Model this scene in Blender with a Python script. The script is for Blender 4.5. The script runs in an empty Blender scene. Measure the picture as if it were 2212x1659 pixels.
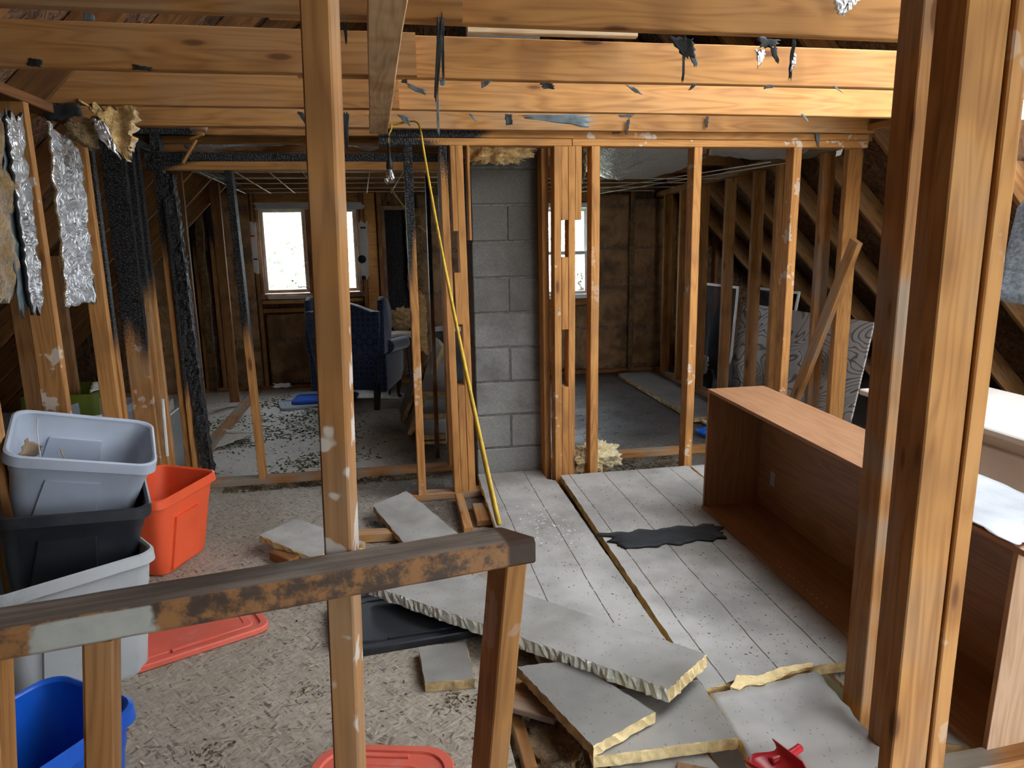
import bpy, math, random
import numpy as np
from mathutils import Vector, Matrix, noise as mnoise

random.seed(7)
SC = bpy.context.scene
COL = SC.collection

# ---------------------------------------------------------------- camera
IW, IH, FPX = 2212, 1659, 1544.2
CAMH = 1.45
_p, _y, _r = (math.radians(v) for v in (11.425, 10.064, -0.973))
_F = Vector((math.sin(_y) * math.cos(_p), math.cos(_y) * math.cos(_p), -math.sin(_p)))
_R0 = Vector((math.cos(_y), -math.sin(_y), 0)); _U0 = _R0.cross(_F)
_R = _R0 * math.cos(_r) + _U0 * math.sin(_r)
_U = -_R0 * math.sin(_r) + _U0 * math.cos(_r)
CAMLOC = Vector((0, 0, CAMH))
cam = bpy.data.cameras.new('camera')
cam.sensor_width = 36.0
cam.lens = 36.0 * FPX / IW
cam.clip_start = 0.05
camo = bpy.data.objects.new('camera', cam)
COL.objects.link(camo)
camo.matrix_world = Matrix(((_R.x, _U.x, -_F.x, 0), (_R.y, _U.y, -_F.y, 0), (_R.z, _U.z, -_F.z, CAMH), (0, 0, 0, 1)))
SC.camera = camo

# ---------------------------------------------------------------- world, exposure
w = bpy.data.worlds.new('overcast'); SC.world = w; w.use_nodes = True
bg = w.node_tree.nodes['Background']
bg.inputs[0].default_value = (0.90, 0.95, 1.0, 1)
bg.inputs[1].default_value = 1.0
SC.view_settings.view_transform = 'Standard'
SC.view_settings.look = 'None'
SC.view_settings.gamma = 1.0
SC.view_settings.use_curve_mapping = False
SC.view_settings.exposure = 3.6
try:
    SC.cycles.max_bounces = 7; SC.cycles.diffuse_bounces = 4; SC.cycles.adaptive_threshold = 0.05; SC.cycles.caustics_reflective = False; SC.cycles.caustics_refractive = False
    SC.cycles.sample_clamp_indirect = 6.0
except Exception:
    pass


def P(px, py, X=None, Y=None, Z=None):
    """a point of the place: the sight line through a pixel met with a plane of constant X, Y or Z"""
    d = _F + _R * ((px - IW / 2) / FPX) - _U * ((py - IH / 2) / FPX)
    if X is not None: t = X / d.x
    elif Y is not None: t = Y / d.y
    else: t = (Z - CAMH) / d.z
    return CAMLOC + d * t

# ---------------------------------------------------------------- helpers


def tag(o, label, cat=None, group=None, kind=None):
    o['label'] = label
    if cat: o['category'] = cat
    if group: o['group'] = group
    if kind: o['kind'] = kind
    return o


def empty(name, loc=(0, 0, 0), M=None):
    o = bpy.data.objects.new(name, None); COL.objects.link(o)
    o.empty_display_size = 0.1
    o.matrix_world = M if M is not None else Matrix.Translation(Vector(loc))
    return o


def adopt(o, parent):
    """parent o, keeping its matrix as a world matrix"""
    if parent is not None:
        M = parent.matrix_basis.copy()
        if parent.parent is not None:
            M = parent.parent.matrix_basis @ parent.matrix_parent_inverse @ M
        o.parent = parent
        o.matrix_parent_inverse = M.inverted()
    return o


def mobj(name, verts, faces, mats, parent=None, fm=None, smooth=False, M=None, local=False, center=True):
    """verts in world space (center=True moves the origin to the middle) or in the parent's space (local=True)"""
    vs = [Vector(v) for v in verts]
    me = bpy.data.meshes.new(name)
    if not isinstance(mats, (list, tuple)): mats = [mats]
    off = Vector((0, 0, 0))
    if center and not local and M is None and vs:
        lo = Vector((min(v.x for v in vs), min(v.y for v in vs), min(v.z for v in vs)))
        hi = Vector((max(v.x for v in vs), max(v.y for v in vs), max(v.z for v in vs)))
        off = Vector(((lo.x + hi.x) / 2, (lo.y + hi.y) / 2, lo.z))
        vs = [v - off for v in vs]
    me.from_pydata([tuple(v) for v in vs], [], faces)
    for m in mats: me.materials.append(MAT[m] if isinstance(m, str) else m)
    if fm:
        for p, k in zip(me.polygons, fm): p.material_index = k
    if smooth:
        for p in me.polygons: p.use_smooth = True
    me.validate(); me.update()
    o = bpy.data.objects.new(name, me); COL.objects.link(o)
    if M is not None: o.matrix_basis = M
    elif not local: o.matrix_basis = Matrix.Translation(off)
    if local:
        o.parent = parent
    else:
        adopt(o, parent)
    return o


def boxvf(x0, x1, y0, y1, z0, z1, c=0.0):
    if c <= 0:
        v = [(x0, y0, z0), (x1, y0, z0), (x1, y1, z0), (x0, y1, z0), (x0, y0, z1), (x1, y0, z1), (x1, y1, z1), (x0, y1, z1)]
        f = [(0, 3, 2, 1), (4, 5, 6, 7), (0, 1, 5, 4), (1, 2, 6, 5), (2, 3, 7, 6), (3, 0, 4, 7)]
        return v, f
    # chamfered box
    v = []; f = []
    X = (x0, x1); Y = (y0, y1); Z = (z0, z1); idx = {}
    for i in (0, 1):
        for j in (0, 1):
            for k in (0, 1):
                sx, sy, sz = (1 - 2 * i) * c, (1 - 2 * j) * c, (1 - 2 * k) * c
                for a, d in enumerate(((0, sy, sz), (sx, 0, sz), (sx, sy, 0))):
                    idx[i, j, k, a] = len(v); v.append((X[i] + d[0], Y[j] + d[1], Z[k] + d[2]))
    for i in (0, 1): f.append([idx[i, j, k, 0] for j, k in ((0, 0), (1, 0), (1, 1), (0, 1))][::(-1 if i == 0 else 1)])
    for j in (0, 1): f.append([idx[i, j, k, 1] for i, k in ((0, 0), (1, 0), (1, 1), (0, 1))][::(1 if j == 0 else -1)])
    for k in (0, 1): f.append([idx[i, j, k, 2] for i, j in ((0, 0), (1, 0), (1, 1), (0, 1))][::(-1 if k == 0 else 1)])
    for j in (0, 1):
        for k in (0, 1): f.append([idx[0, j, k, 1], idx[1, j, k, 1], idx[1, j, k, 2], idx[0, j, k, 2]])
    for i in (0, 1):
        for k in (0, 1): f.append([idx[i, 0, k, 0], idx[i, 1, k, 0], idx[i, 1, k, 2], idx[i, 0, k, 2]])
    for i in (0, 1):
        for j in (0, 1): f.append([idx[i, j, 0, 0], idx[i, j, 1, 0], idx[i, j, 1, 1], idx[i, j, 0, 1]])
    for i in (0, 1):
        for j in (0, 1):
            for k in (0, 1): f.append([idx[i, j, k, 0], idx[i, j, k, 1], idx[i, j, k, 2]])
    return v, f


def box(name, x0, x1, y0, y1, z0, z1, mat, parent=None, c=0.003, local=False, M=None):
    v, f = boxvf(x0, x1, y0, y1, z0, z1, c)
    return mobj(name, v, f, mat, parent, local=local, M=M)


def frame_matrix(p0, p1, side):
    p0, p1 = Vector(p0), Vector(p1)
    x = (p1 - p0).normalized(); s = Vector(side)
    y = (s - x * s.dot(x)).normalized(); z = x.cross(y)
    return Matrix(((x.x, y.x, z.x, p0.x), (x.y, y.y, z.y, p0.y), (x.z, y.z, z.z, p0.z), (0, 0, 0, 1))), (p1 - p0).length


def timber(name, p0, p1, wd, th, side, parent=None, mat='timber', warp=0.0015, lump=0.0, n=None, **attr):
    """a board from p0 to p1 (centre line), wd across `side`, th across the rest; local X runs along it"""
    M, L = frame_matrix(p0, p1, side)
    if mat == 'timber' and attr.get('char_a', 9) < 8: mat = 'timber_char'
    if n is None: n = max(3, min(14, int(L / 0.25)))
    if lump: n = int(L / 0.018)
    c = min(0.003, th * .2); v = []; f = []
    hw, ht = wd / 2, th / 2
    sec = [(-hw + c, -ht), (hw - c, -ht), (hw, -ht + c), (hw, ht - c), (hw - c, ht), (-hw + c, ht), (-hw, ht - c), (-hw, -ht + c)]
    if lump:
        k = 4; s2 = []
        cor = [(-hw, -ht), (hw, -ht), (hw, ht), (-hw, ht)]
        for a in range(4):
            b = cor[(a + 1) % 4]
            for q in range(k): s2.append((cor[a][0] + (b[0] - cor[a][0]) * q / k, cor[a][1] + (b[1] - cor[a][1]) * q / k))
        sec = s2
    m = len(sec); sd = random.random() * 100
    for i in range(n + 1):
        x = L * i / n
        dy = mnoise.noise(Vector((x * .9 + sd, sd, 1))) * warp * 2; dz = mnoise.noise(Vector((x * .9 + sd, 5, sd))) * warp * 2
        for (a, b) in sec:
            yy, zz = a + dy, b + dz
            if lump:
                q = Vector((x * 26 + sd, a * 30, b * 30))
                r = 1 + lump * (abs(mnoise.noise(q)) * 1.4 - .55 + .5 * mnoise.noise(q * .23))
                yy, zz = a * r + dy, b * r + dz
            else:
                yy += random.uniform(-1, 1) * warp * .25; zz += random.uniform(-1, 1) * warp * .25
            v.append((x, yy, zz))
    for i in range(n):
        for j in range(m):
            f.append((i * m + j, i * m + (j + 1) % m, (i + 1) * m + (j + 1) % m, (i + 1) * m + j))
    f.append(tuple(range(m))[::-1]); f.append(tuple(n * m + j for j in range(m)))
    o = mobj(name, v, f, mat, None, M=M)
    adopt(o, parent)
    o['len'] = L
    for k, val in attr.items(): o[k] = val
    return o


def stud(x0, x1, y0, y1, z0, z1, parent, name='stud', top=None, lean=(0, 0), **a):
    """upright timber given by its extents; its local X runs up"""
    cx, cy = (x0 + x1) / 2, (y0 + y1) / 2
    return timber(name, (cx, cy, z0), (cx + lean[0], cy + lean[1], z1), x1 - x0, y1 - y0, (1, 0, 0), parent, **a)


def tube(name, pts, r, mat, parent=None, seg=8, sub=6, smooth=True, closed=False, radii=None):
    pts = [Vector(p) for p in pts]
    if sub > 1 and len(pts) > 2:
        out = []; rr = []
        for i in range(len(pts) - 1):
            a = pts[max(i - 1, 0)]; b = pts[i]; c2 = pts[i + 1]; d = pts[min(i + 2, len(pts) - 1)]
            for k in range(sub):
                t = k / sub
                out.append(0.5 * ((2 * b) + (c2 - a) * t + (2 * a - 5 * b + 4 * c2 - d) * t * t + (-a + 3 * b - 3 * c2 + d) * t ** 3))
                if radii: rr.append(radii[i] * (1 - t) + radii[i + 1] * t)
        out.append(pts[-1]); rr.append(radii[-1] if radii else r); pts = out
        if radii: radii = rr
    v = []; f = []
    nrm = Vector((0.31, .9, .2))
    for i, p in enumerate(pts):
        t = (pts[min(i + 1, len(pts) - 1)] - pts[max(i - 1, 0)]).normalized()
        nrm = (nrm - t * nrm.dot(t))
        if nrm.length < 1e-4: nrm = t.orthogonal()
        nrm.normalize(); bi = t.cross(nrm)
        ri = radii[i] if radii else r
        for k in range(seg):
            a = 2 * math.pi * k / seg
            v.append(p + (nrm * math.cos(a) + bi * math.sin(a)) * ri)
    for i in range(len(pts) - 1):
        for k in range(seg):
            f.append((i * seg + k, i * seg + (k + 1) % seg, (i + 1) * seg + (k + 1) % seg, (i + 1) * seg + k))
    f.append(tuple(range(seg))[::-1]); f.append(tuple((len(pts) - 1) * seg + k for k in range(seg)))
    return mobj(name, v, f, mat, parent, smooth=smooth)


def tube_local(name, pts, r, mat, parent, **k):
    o = tube(name, pts, r, mat, None, **k)
    o.parent = parent
    return o


def lathe(name, prof, mat, parent=None, seg=24, loc=(0, 0, 0), local=False, smooth=True, axis_m=None):
    v = []; f = []
    for (r, z) in prof:
        for k in range(seg):
            a = 2 * math.pi * k / seg; v.append((r * math.cos(a), r * math.sin(a), z))
    n = len(prof)
    for i in range(n - 1):
        for k in range(seg):
            f.append((i * seg + k, i * seg + (k + 1) % seg, (i + 1) * seg + (k + 1) % seg, (i + 1) * seg + k))
    f.append(tuple(range(seg))[::-1]); f.append(tuple((n - 1) * seg + k for k in range(seg)))
    M = Matrix.Translation(Vector(loc)) @ (axis_m if axis_m else Matrix())
    o = mobj(name, v, f, mat, None, smooth=smooth, M=M)
    if local: o.parent = parent
    else: adopt(o, parent)
    return o


def sheet(name, q, nu, nv, mat, parent=None, amp=.01, freq=8, th=.002, rag=0.0, bulge=0.0, bdir=None, sharp=False, sd=None, smooth=True, mats=None):
    """a crumpled sheet over the four corners q (q0 q1 along u, q3 q2 above), with real thickness"""
    q = [Vector(p) for p in q]
    nrm = (q[1] - q[0]).cross(q[3] - q[0]).normalized()
    if bdir is not None and nrm.dot(Vector(bdir)) < 0: nrm = -nrm
    sd = random.random() * 100 if sd is None else sd
    v = []; f = []
    for j in range(nv + 1):
        for i in range(nu + 1):
            s, t = i / nu, j / nv
            if rag:
                s2 = s + rag * mnoise.noise(Vector((t * 9 + sd, 3, sd))) * (1 if 0.02 < s < .98 else 1.6) * (abs(s - .5) * 2) ** 2
                t2 = t + rag * mnoise.noise(Vector((s * 9 + sd, 8, sd))) * 1.4 * (abs(t - .5) * 2) ** 2
            else: s2, t2 = s, t
            p = (q[0] * (1 - s2) + q[1] * s2) * (1 - t2) + (q[3] * (1 - s2) + q[2] * s2) * t2
            d = mnoise.noise(p * freq + Vector((sd, 0, 0)))
            d2 = mnoise.noise(p * freq * 2.7 + Vector((sd, 9, 0)))
            if sharp: d = 1 - 2 * abs(d); d2 = 1 - 2 * abs(d2)
            e = amp * (d * .7 + d2 * .35) + bulge * 4 * math.sqrt(max(0, s * (1 - s)) * max(0, t * (1 - t)))
            v.append(p + nrm * e)
    N = len(v); m = nu + 1
    v += [p - nrm * th for p in v]
    for j in range(nv):
        for i in range(nu):
            a = j * m + i
            f.append((a, a + 1, a + m + 1, a + m)); f.append((N + a, N + a + m, N + a + m + 1, N + a + 1))
    for i in range(nu):
        f.append((i, N + i, N + i + 1, i + 1)); a = nv * m + i; f.append((a, a + 1, N + a + 1, N + a))
    for j in range(nv):
        a = j * m; f.append((a, a + m, N + a + m, N + a)); b = a + nu; f.append((b, N + b, N + b + m, b + m))
    fm = None
    if mats:
        fm = []
        for _ in range(nu * nv): fm += [0, 1]
        fm += [1] * (2 * nu + 2 * nv)
    return mobj(name, v, f, mats or mat, parent, smooth=smooth, fm=fm)


def blob(name, c, r, mat, parent=None, amp=.35, freq=3.0, nu=72, nv=44, flat=None, sd=None):
    sd = random.random() * 50 if sd is None else sd
    v = []; f = []
    for j in range(nv + 1):
        ph = math.pi * j / nv
        for i in range(nu):
            a = 2 * math.pi * i / nu
            d = Vector((math.sin(ph) * math.cos(a), math.sin(ph) * math.sin(a), math.cos(ph)))
            k = 1 + amp * mnoise.noise(d * freq + Vector((sd, 0, 0))) + amp * .5 * mnoise.noise(d * freq * 3 + Vector((0, sd, 0))) + amp * .45 * mnoise.noise(d * freq * 9 + Vector((0, 0, sd))) + amp * .25 * random.uniform(-.5, .5)
            p = Vector((c[0] + d.x * r[0] * k, c[1] + d.y * r[1] * k, c[2] + d.z * r[2] * k))
            if flat is not None: p.z = max(p.z, flat)
            v.append(p)
    for j in range(nv):
        for i in range(nu):
            f.append((j * nu + i, j * nu + (i + 1) % nu, (j + 1) * nu + (i + 1) % nu, (j + 1) * nu + i))
    return mobj(name, v, f, mat, parent, smooth=True)


def foam(name, pts, th, parent=None, mats=('facer', 'foam'), rag=.004, step=.03, stripe=0.0, emat=None, **attr):
    """a rigid foam board: grey facer above and below, foam showing at its edges; pts = top outline"""
    pts = [Vector(p) for p in pts]; n = len(pts)
    nrm = (pts[1] - pts[0]).cross(pts[2] - pts[0]).normalized()
    flipped = nrm.z < 0
    if flipped: pts = pts[::-1]; nrm = -nrm
    cen = sum(pts, Vector()) / n
    ring = []; eid = []
    if emat and flipped: emat = {(n - 2 - k) % n: e for k, e in emat.items()}
    for i in range(n):
        a, b = pts[i], pts[(i + 1) % n]; k = max(1, int((b - a).length / step))
        out = (b - a).cross(nrm).normalized()
        for q in range(k):
            jit = 0 if q == 0 else random.uniform(-1, 1) * rag * .6
            ring.append((a.lerp(b, q / k) + out * jit, out)); eid.append(i)
    v = []; f = []; fm = []; m = len(ring)
    for lev in range(4):
        for p, out in ring:
            j = random.uniform(-1, 1) * rag if lev in (1, 2) else (random.uniform(-.5, .5) * rag if lev == 3 else 0)
            v.append(p - nrm * th * (0, .12, .7, 1)[lev] + out * j)
    v += [cen, cen - nrm * th]
    for i in range(m):
        f.append((4 * m, i, (i + 1) % m)); fm.append(0)
        f.append((4 * m + 1, 3 * m + (i + 1) % m, 3 * m + i)); fm.append(0)
        for l in range(3):
            f.append((l * m + i, (l + 1) * m + i, (l + 1) * m + (i + 1) % m, l * m + (i + 1) % m)); fm.append(emat.get(eid[i], 1) if emat else 1)
    o = mobj(name, v, f, list(mats), parent, fm=fm)
    o['stripe'] = stripe
    for k, val in attr.items(): o[k] = val
    return o


def rrect(L, W, r, n=6):
    out = []
    for cx, cy, a0 in ((L / 2 - r, W / 2 - r, 0), (-L / 2 + r, W / 2 - r, 90), (-L / 2 + r, -W / 2 + r, 180), (L / 2 - r, -W / 2 + r, 270)):
        for k in range(n + 1):
            a = math.radians(a0 + 90 * k / n); out.append((cx + r * math.cos(a), cy + r * math.sin(a)))
    return out


def loft(name, loops, mat, parent=None, cap0=True, cap1=True, smooth=True, local=True, M=None):
    v = []; f = []; m = len(loops[0])
    for l in loops: v += l
    for i in range(len(loops) - 1):
        for k in range(m):
            f.append((i * m + k, i * m + (k + 1) % m, (i + 1) * m + (k + 1) % m, (i + 1) * m + k))
    if cap0: f.append(tuple(range(m))[::-1])
    if cap1: f.append(tuple((len(loops) - 1) * m + k for k in range(m)))
    o = mobj(name, v, f, mat, parent, smooth=smooth, local=local, M=M)
    if smooth:
        es = o.modifiers.new('split', 'EDGE_SPLIT'); es.split_angle = math.radians(38)
    return o


# ---------------------------------------------------------------- materials
MAT = {}


class NT:
    def __init__(s, name, rough=.7, spec=.3, metal=0.0):
        s.m = bpy.data.materials.new(name); s.m.use_nodes = True
        s.t = s.m.node_tree; s.N = s.t.nodes; s.L = s.t.links
        s.b = s.N['Principled BSDF']
        s.b.inputs['Roughness'].default_value = rough
        s.b.inputs['Specular IOR Level'].default_value = spec
        s.b.inputs['Metallic'].default_value = metal
        MAT[name] = s.m

    def n(s, ty, **kw):
        o = s.N.new(ty)
        for k, v in kw.items(): setattr(o, k, v)
        return o

    def put(s, sock, val):
        if isinstance(val, bpy.types.NodeSocket): s.L.new(val, sock)
        else: sock.default_value = val

    def math(s, op, a, b=0.0, c=0.0, clamp=False):
        o = s.n('ShaderNodeMath', operation=op); o.use_clamp = clamp
        for i, v in enumerate((a, b, c)): s.put(o.inputs[i], v)
        return o.outputs[0]

    def mix(s, fac, a, b, blend='MIX'):
        o = s.n('ShaderNodeMix', data_type='RGBA', blend_type=blend)
        s.put(o.inputs[0], fac); s.put(o.inputs[6], a if not isinstance(a, tuple) else (*a, 1)[:4]); s.put(o.inputs[7], b if not isinstance(b, tuple) else (*b, 1)[:4])
        return o.outputs[2]

    def coord(s, which='Object', scale=(1, 1, 1), rnd=False, rot=(0, 0, 0)):
        tc = s.n('ShaderNodeTexCoord'); mp = s.n('ShaderNodeMapping')
        v = tc.outputs[which]
        if rnd:
            oi = s.n('ShaderNodeObjectInfo'); k = s.n('ShaderNodeVectorMath', operation='SCALE'); k.inputs[0].default_value = (17.3, 41.7, 29.1)
            s.L.new(oi.outputs['Random'], k.inputs['Scale'])
            ad = s.n('ShaderNodeVectorMath', operation='ADD'); s.L.new(v, ad.inputs[0]); s.L.new(k.outputs[0], ad.inputs[1]); v = ad.outputs[0]
        s.L.new(v, mp.inputs[0]); mp.inputs['Scale'].default_value = scale; mp.inputs['Rotation'].default_value = rot
        return mp.outputs[0]

    def noise(s, vec, scale, detail=4, rough=.55, dist=0.0):
        o = s.n('ShaderNodeTexNoise'); s.L.new(vec, o.inputs['Vector'])
        o.inputs['Scale'].default_value = scale; o.inputs['Detail'].default_value = detail; o.inputs['Roughness'].default_value = rough; o.inputs['Distortion'].default_value = dist
        return o.outputs[0]

    def vor(s, vec, scale, feature='F1', out='Distance', rnd=1.0):
        o = s.n('ShaderNodeTexVoronoi', feature=feature); s.L.new(vec, o.inputs['Vector']); o.inputs['Scale'].default_value = scale
        o.inputs['Randomness'].default_value = rnd
        return o.outputs[out]

    def step(s, x, a, b):
        o = s.n('ShaderNodeMapRange', interpolation_type='SMOOTHSTEP'); s.put(o.inputs[0], x); s.put(o.inputs[1], a); s.put(o.inputs[2], b)
        return o.outputs[0]

    def attr(s, name, ty='OBJECT'):
        o = s.n('ShaderNodeAttribute'); o.attribute_type = ty; o.attribute_name = name
        return o.outputs['Fac']

    def bump(s, h, strength=.3, dist=.004):
        o = s.n('ShaderNodeBump'); s.put(o.inputs['Height'], h); o.inputs['Strength'].default_value = strength; o.inputs['Distance'].default_value = dist
        s.L.new(o.outputs[0], s.b.inputs['Normal'])

    def color(s, c): s.put(s.b.inputs['Base Color'], c if not isinstance(c, tuple) else (*c, 1)[:4])

    def rough(s, r): s.put(s.b.inputs['Roughness'], r)


def plain(name, col, rough=.6, spec=.3, var=.12, vscale=6, bump=0.0, bscale=40, metal=0.0, dirt=0.0, dcol=(.12, .1, .08)):
    t = NT(name, rough, spec, metal)
    v = t.coord('Object', rnd=True)
    n = t.noise(v, vscale, 3)
    c = t.mix(t.step(n, .3, .7), tuple(x * (1 - var) for x in col), tuple(min(1, x * (1 + var)) for x in col))
    if dirt:
        c = t.mix(t.math('MULTIPLY', t.step(t.noise(v, vscale * 1.7, 5, .7), .5, .72), dirt), c, dcol)
    t.color(c)
    if bump: t.bump(t.noise(v, bscale, 2, .6), bump, .003)
    return t


def mk_timber(name, char):
    t = NT(name, .72, .25)
    v = t.coord('Object', rnd=True); raw = t.n('ShaderNodeTexCoord').outputs['Object']
    sx = t.n('ShaderNodeSeparateXYZ'); t.L.new(raw, sx.inputs[0]); X = sx.outputs[0]
    # grain
    mp = t.n('ShaderNodeMapping'); t.L.new(v, mp.inputs[0]); mp.inputs['Scale'].default_value = (1.6, 55, 55)
    fine = t.noise(mp.outputs[0], 1.0, 3, .6)
    mp2 = t.n('ShaderNodeMapping'); t.L.new(v, mp2.inputs[0]); mp2.inputs['Scale'].default_value = (.9, 9, 9)
    low = t.noise(mp2.outputs[0], 1.0, 2, .5)
    rings = t.math('PINGPONG', t.math('MULTIPLY', low, 13.0), .5)
    g = t.math('ADD', t.math('MULTIPLY', fine, .75), t.math('MULTIPLY', rings, .55))
    tone = t.attr('tone'); pale = t.attr('pale')
    light = t.mix(tone, (.56, .275, .088), (.18, .078, .028))
    dark = t.mix(tone, (.35, .150, .044), (.075, .031, .012))
    light = t.mix(pale, light, (.80, .60, .37)); dark = t.mix(pale, dark, (.52, .34, .18))
    c = t.mix(t.step(g, .36, .86), light, dark)
    stn = t.noise(v, 3.0, 2, .6)
    # weathered grey
    gr = t.math('MULTIPLY', t.math('SUBTRACT', 1.0, t.step(stn, .34, .58)), t.attr('grey'))
    c = t.mix(gr, c, t.mix(fine, (.40, .34, .27), (.17, .14, .11)))
    # blotchy stain
    st = t.math('MULTIPLY', t.step(stn, .5, .68), .45)
    c = t.mix(st, c, t.mix(tone, (.25, .115, .045), (.06, .03, .017)))
    # knots
    mk = t.n('ShaderNodeMapping'); t.L.new(v, mk.inputs[0]); mk.inputs['Scale'].default_value = (2.4, 9, 9)
    kd = t.vor(mk.outputs[0], 1.0)
    c = t.mix(t.math('SUBTRACT', 1.0, t.step(kd, .06, .13)), c, (.075, .032, .014))
    c = t.mix(t.math('MULTIPLY', t.math('SUBTRACT', 1.0, t.step(kd, .10, .28)), .4), c, (.26, .11, .038))
    # nail specks
    
    # white plaster splashes
    pl = t.math('MULTIPLY', t.step(t.noise(v, 7.0, 3, .72), .60, .64), t.attr('splash'))
    c = t.mix(pl, c, (.75, .77, .75))
    if not char:
        t.color(c); t.bump(t.noise(mp.outputs[0], 1.0, 1, .5), .3, .003)
        return
    # char
    w1 = t.math('ADD', X, t.math('MULTIPLY', t.math('SUBTRACT', low, .5), .9))
    a = t.attr('char_a'); b = t.attr('char_b')
    up = t.step(w1, a, t.math('ADD', a, .22)); dn = t.step(w1, t.math('SUBTRACT', b, .12), b)
    ch = t.math('MULTIPLY', up, t.math('SUBTRACT', 1.0, dn))
    mc = t.n('ShaderNodeMapping'); t.L.new(v, mc.inputs[0]); mc.inputs['Scale'].default_value = (95, 48, 48)
    cr = t.vor(mc.outputs[0], 1.0, 'DISTANCE_TO_EDGE')
    charc = t.mix(t.step(cr, .0, .22), (.004, .004, .004), t.mix(fine, (.012, .012, .014), (.07, .072, .078)))
    c = t.mix(ch, c, charc)
    t.color(c)
    t.rough(t.math('SUBTRACT', .74, t.math('MULTIPLY', ch, .25)))
    # cracks only open where the wood is black: from the same mark along the board
    chb = t.math('MULTIPLY', t.step(X, a, t.math('ADD', a, .3)), t.math('SUBTRACT', 1.0, t.step(X, t.math('SUBTRACT', b, .2), b)))
    t.bump(t.math('MULTIPLY', t.step(cr, 0, .3), t.math('MULTIPLY', chb, 1.6)), .5, .004)


def mk_rail():
    t = NT('rail_wood', .42, .5)
    v = t.coord('Object'); raw = t.n('ShaderNodeTexCoord').outputs['Object']
    sx = t.n('ShaderNodeSeparateXYZ'); t.L.new(raw, sx.inputs[0]); X = sx.outputs[0]; Yl = sx.outputs[1]
    mp = t.n('ShaderNodeMapping'); t.L.new(v, mp.inputs[0]); mp.inputs['Scale'].default_value = (3, 60, 60)
    fine = t.noise(mp.outputs[0], 1, 5, .6)
    pat = t.noise(v, 22, 5, .7)
    c = t.mix(t.step(pat, .42, .6), (.075, .052, .042), (.34, .165, .065))
    top = t.mix(t.step(fine, .3, .7), (.10, .085, .072), (.27, .23, .195))  # weathered grey, lightened to paint in the sheen on top
    # local Y: -: the side facing the stairs
    c = t.mix(t.step(Yl, -.034, -.030), c, top)
    e = t.math('ADD', X, t.math('MULTIPLY', t.math('SUBTRACT', t.noise(v, 18, 5), .5), .09))
    pm = t.math('MULTIPLY', t.math('MULTIPLY', t.step(e, .31, .325), t.math('SUBTRACT', 1.0, t.step(e, .46, .475))), t.math('SUBTRACT', 1.0, t.step(Yl, -.036, -.033)))
    c = t.mix(pm, c, t.mix(t.noise(v, 30, 5), (.33, .35, .33), (.56, .57, .53)))
    # grain end
    c = t.mix(t.step(X, .985, .995), c, (.05, .026, .018))
    t.color(c); t.bump(pat, .35, .002)


def mk_osb(name, base, dark, sc=1.0, dirt=0.0, floor=False):
    t = NT(name, .62 if floor else .8, .4 if floor else .2)
    v = t.coord('Object', rnd=False)
    def strands(rot, s):
        mp = t.n('ShaderNodeMapping', vector_type='TEXTURE'); t.L.new(v, mp.inputs[0]); mp.inputs['Rotation'].default_value = (0, 0, rot); mp.inputs['Scale'].default_value = (1 / (s * 22), 1 / (s * 135), 1 / (s * 22))
        return mp.outputs[0]
    vs = []
    for i, r in enumerate((.2, 1.1, 2.2)):
        o = t.n('ShaderNodeTexVoronoi'); t.L.new(strands(r, sc), o.inputs['Vector']); o.inputs['Scale'].default_value = 1.0
        vs.append((o.outputs['Color'], o.outputs['Distance']))
    m1 = t.step(t.noise(v, 26 * sc, 2), .44, .52); m2 = t.step(t.noise(v, 31 * sc + 3, 2), .46, .55)
    cc = t.mix(m1, vs[0][0], vs[1][0]); cc = t.mix(m2, cc, vs[2][0])
    sp = t.n('ShaderNodeSeparateColor'); t.L.new(cc, sp.inputs[0]); k = sp.outputs[0]
    c = t.mix(k, dark, base)
    fl = t.step(sp.outputs[1], .86, .9); c = t.mix(t.math('MULTIPLY', fl, .7), c, tuple(x * .3 for x in dark))
    if floor:
        big = t.noise(v, 1.1, 3, .6)
        c = t.mix(t.math('MULTIPLY', t.step(big, .45, .7), .5), c, (.21, .185, .15))
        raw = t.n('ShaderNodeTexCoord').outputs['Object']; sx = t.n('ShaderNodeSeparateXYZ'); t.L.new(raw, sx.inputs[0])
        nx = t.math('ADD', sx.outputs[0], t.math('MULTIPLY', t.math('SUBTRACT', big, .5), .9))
        # window light on the far left floor, painted in as a paler tone
        winlit = t.math('MULTIPLY', t.math('SUBTRACT', 1.0, t.step(nx, -.3, .2)), t.step(sx.outputs[1], 4.46, 4.6))
        c = t.mix(t.math('MULTIPLY', winlit, .75), c, t.mix(k, (.60, .58, .54), (.80, .78, .74)))
        # darker floor around and right of the chimney, with an uneven edge
        dk = t.math('MULTIPLY', t.step(nx, -.25, .25), t.step(t.math('ADD', sx.outputs[1], t.math('MULTIPLY', t.math('SUBTRACT', big, .5), .8)), 3.2, 3.7))
        c = t.mix(t.math('MULTIPLY', dk, .8), c, t.mix(k, (.035, .03, .026), (.13, .115, .10)))
        rs = t.math('MULTIPLY', t.step(sx.outputs[0], .9, 1.1), t.step(sx.outputs[1], 4.5, 5.0))
        c = t.mix(t.math('MULTIPLY', rs, .75), c, t.mix(k, (.02, .02, .022), (.10, .10, .105)))
        wet = t.math('MULTIPLY', rs, t.step(big, .35, .6))
        t.rough(t.math('SUBTRACT', .62, t.math('MULTIPLY', wet, .27)))
        
    if dirt:
        c = t.mix(t.math('MULTIPLY', t.step(t.noise(v, 2.0, 2, .65), .45, .7), dirt), c, (.03, .018, .012))
    t.color(c)
    t.bump(t.noise(strands(.6, sc * .8), 1.0, 0), .6, .004)


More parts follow.
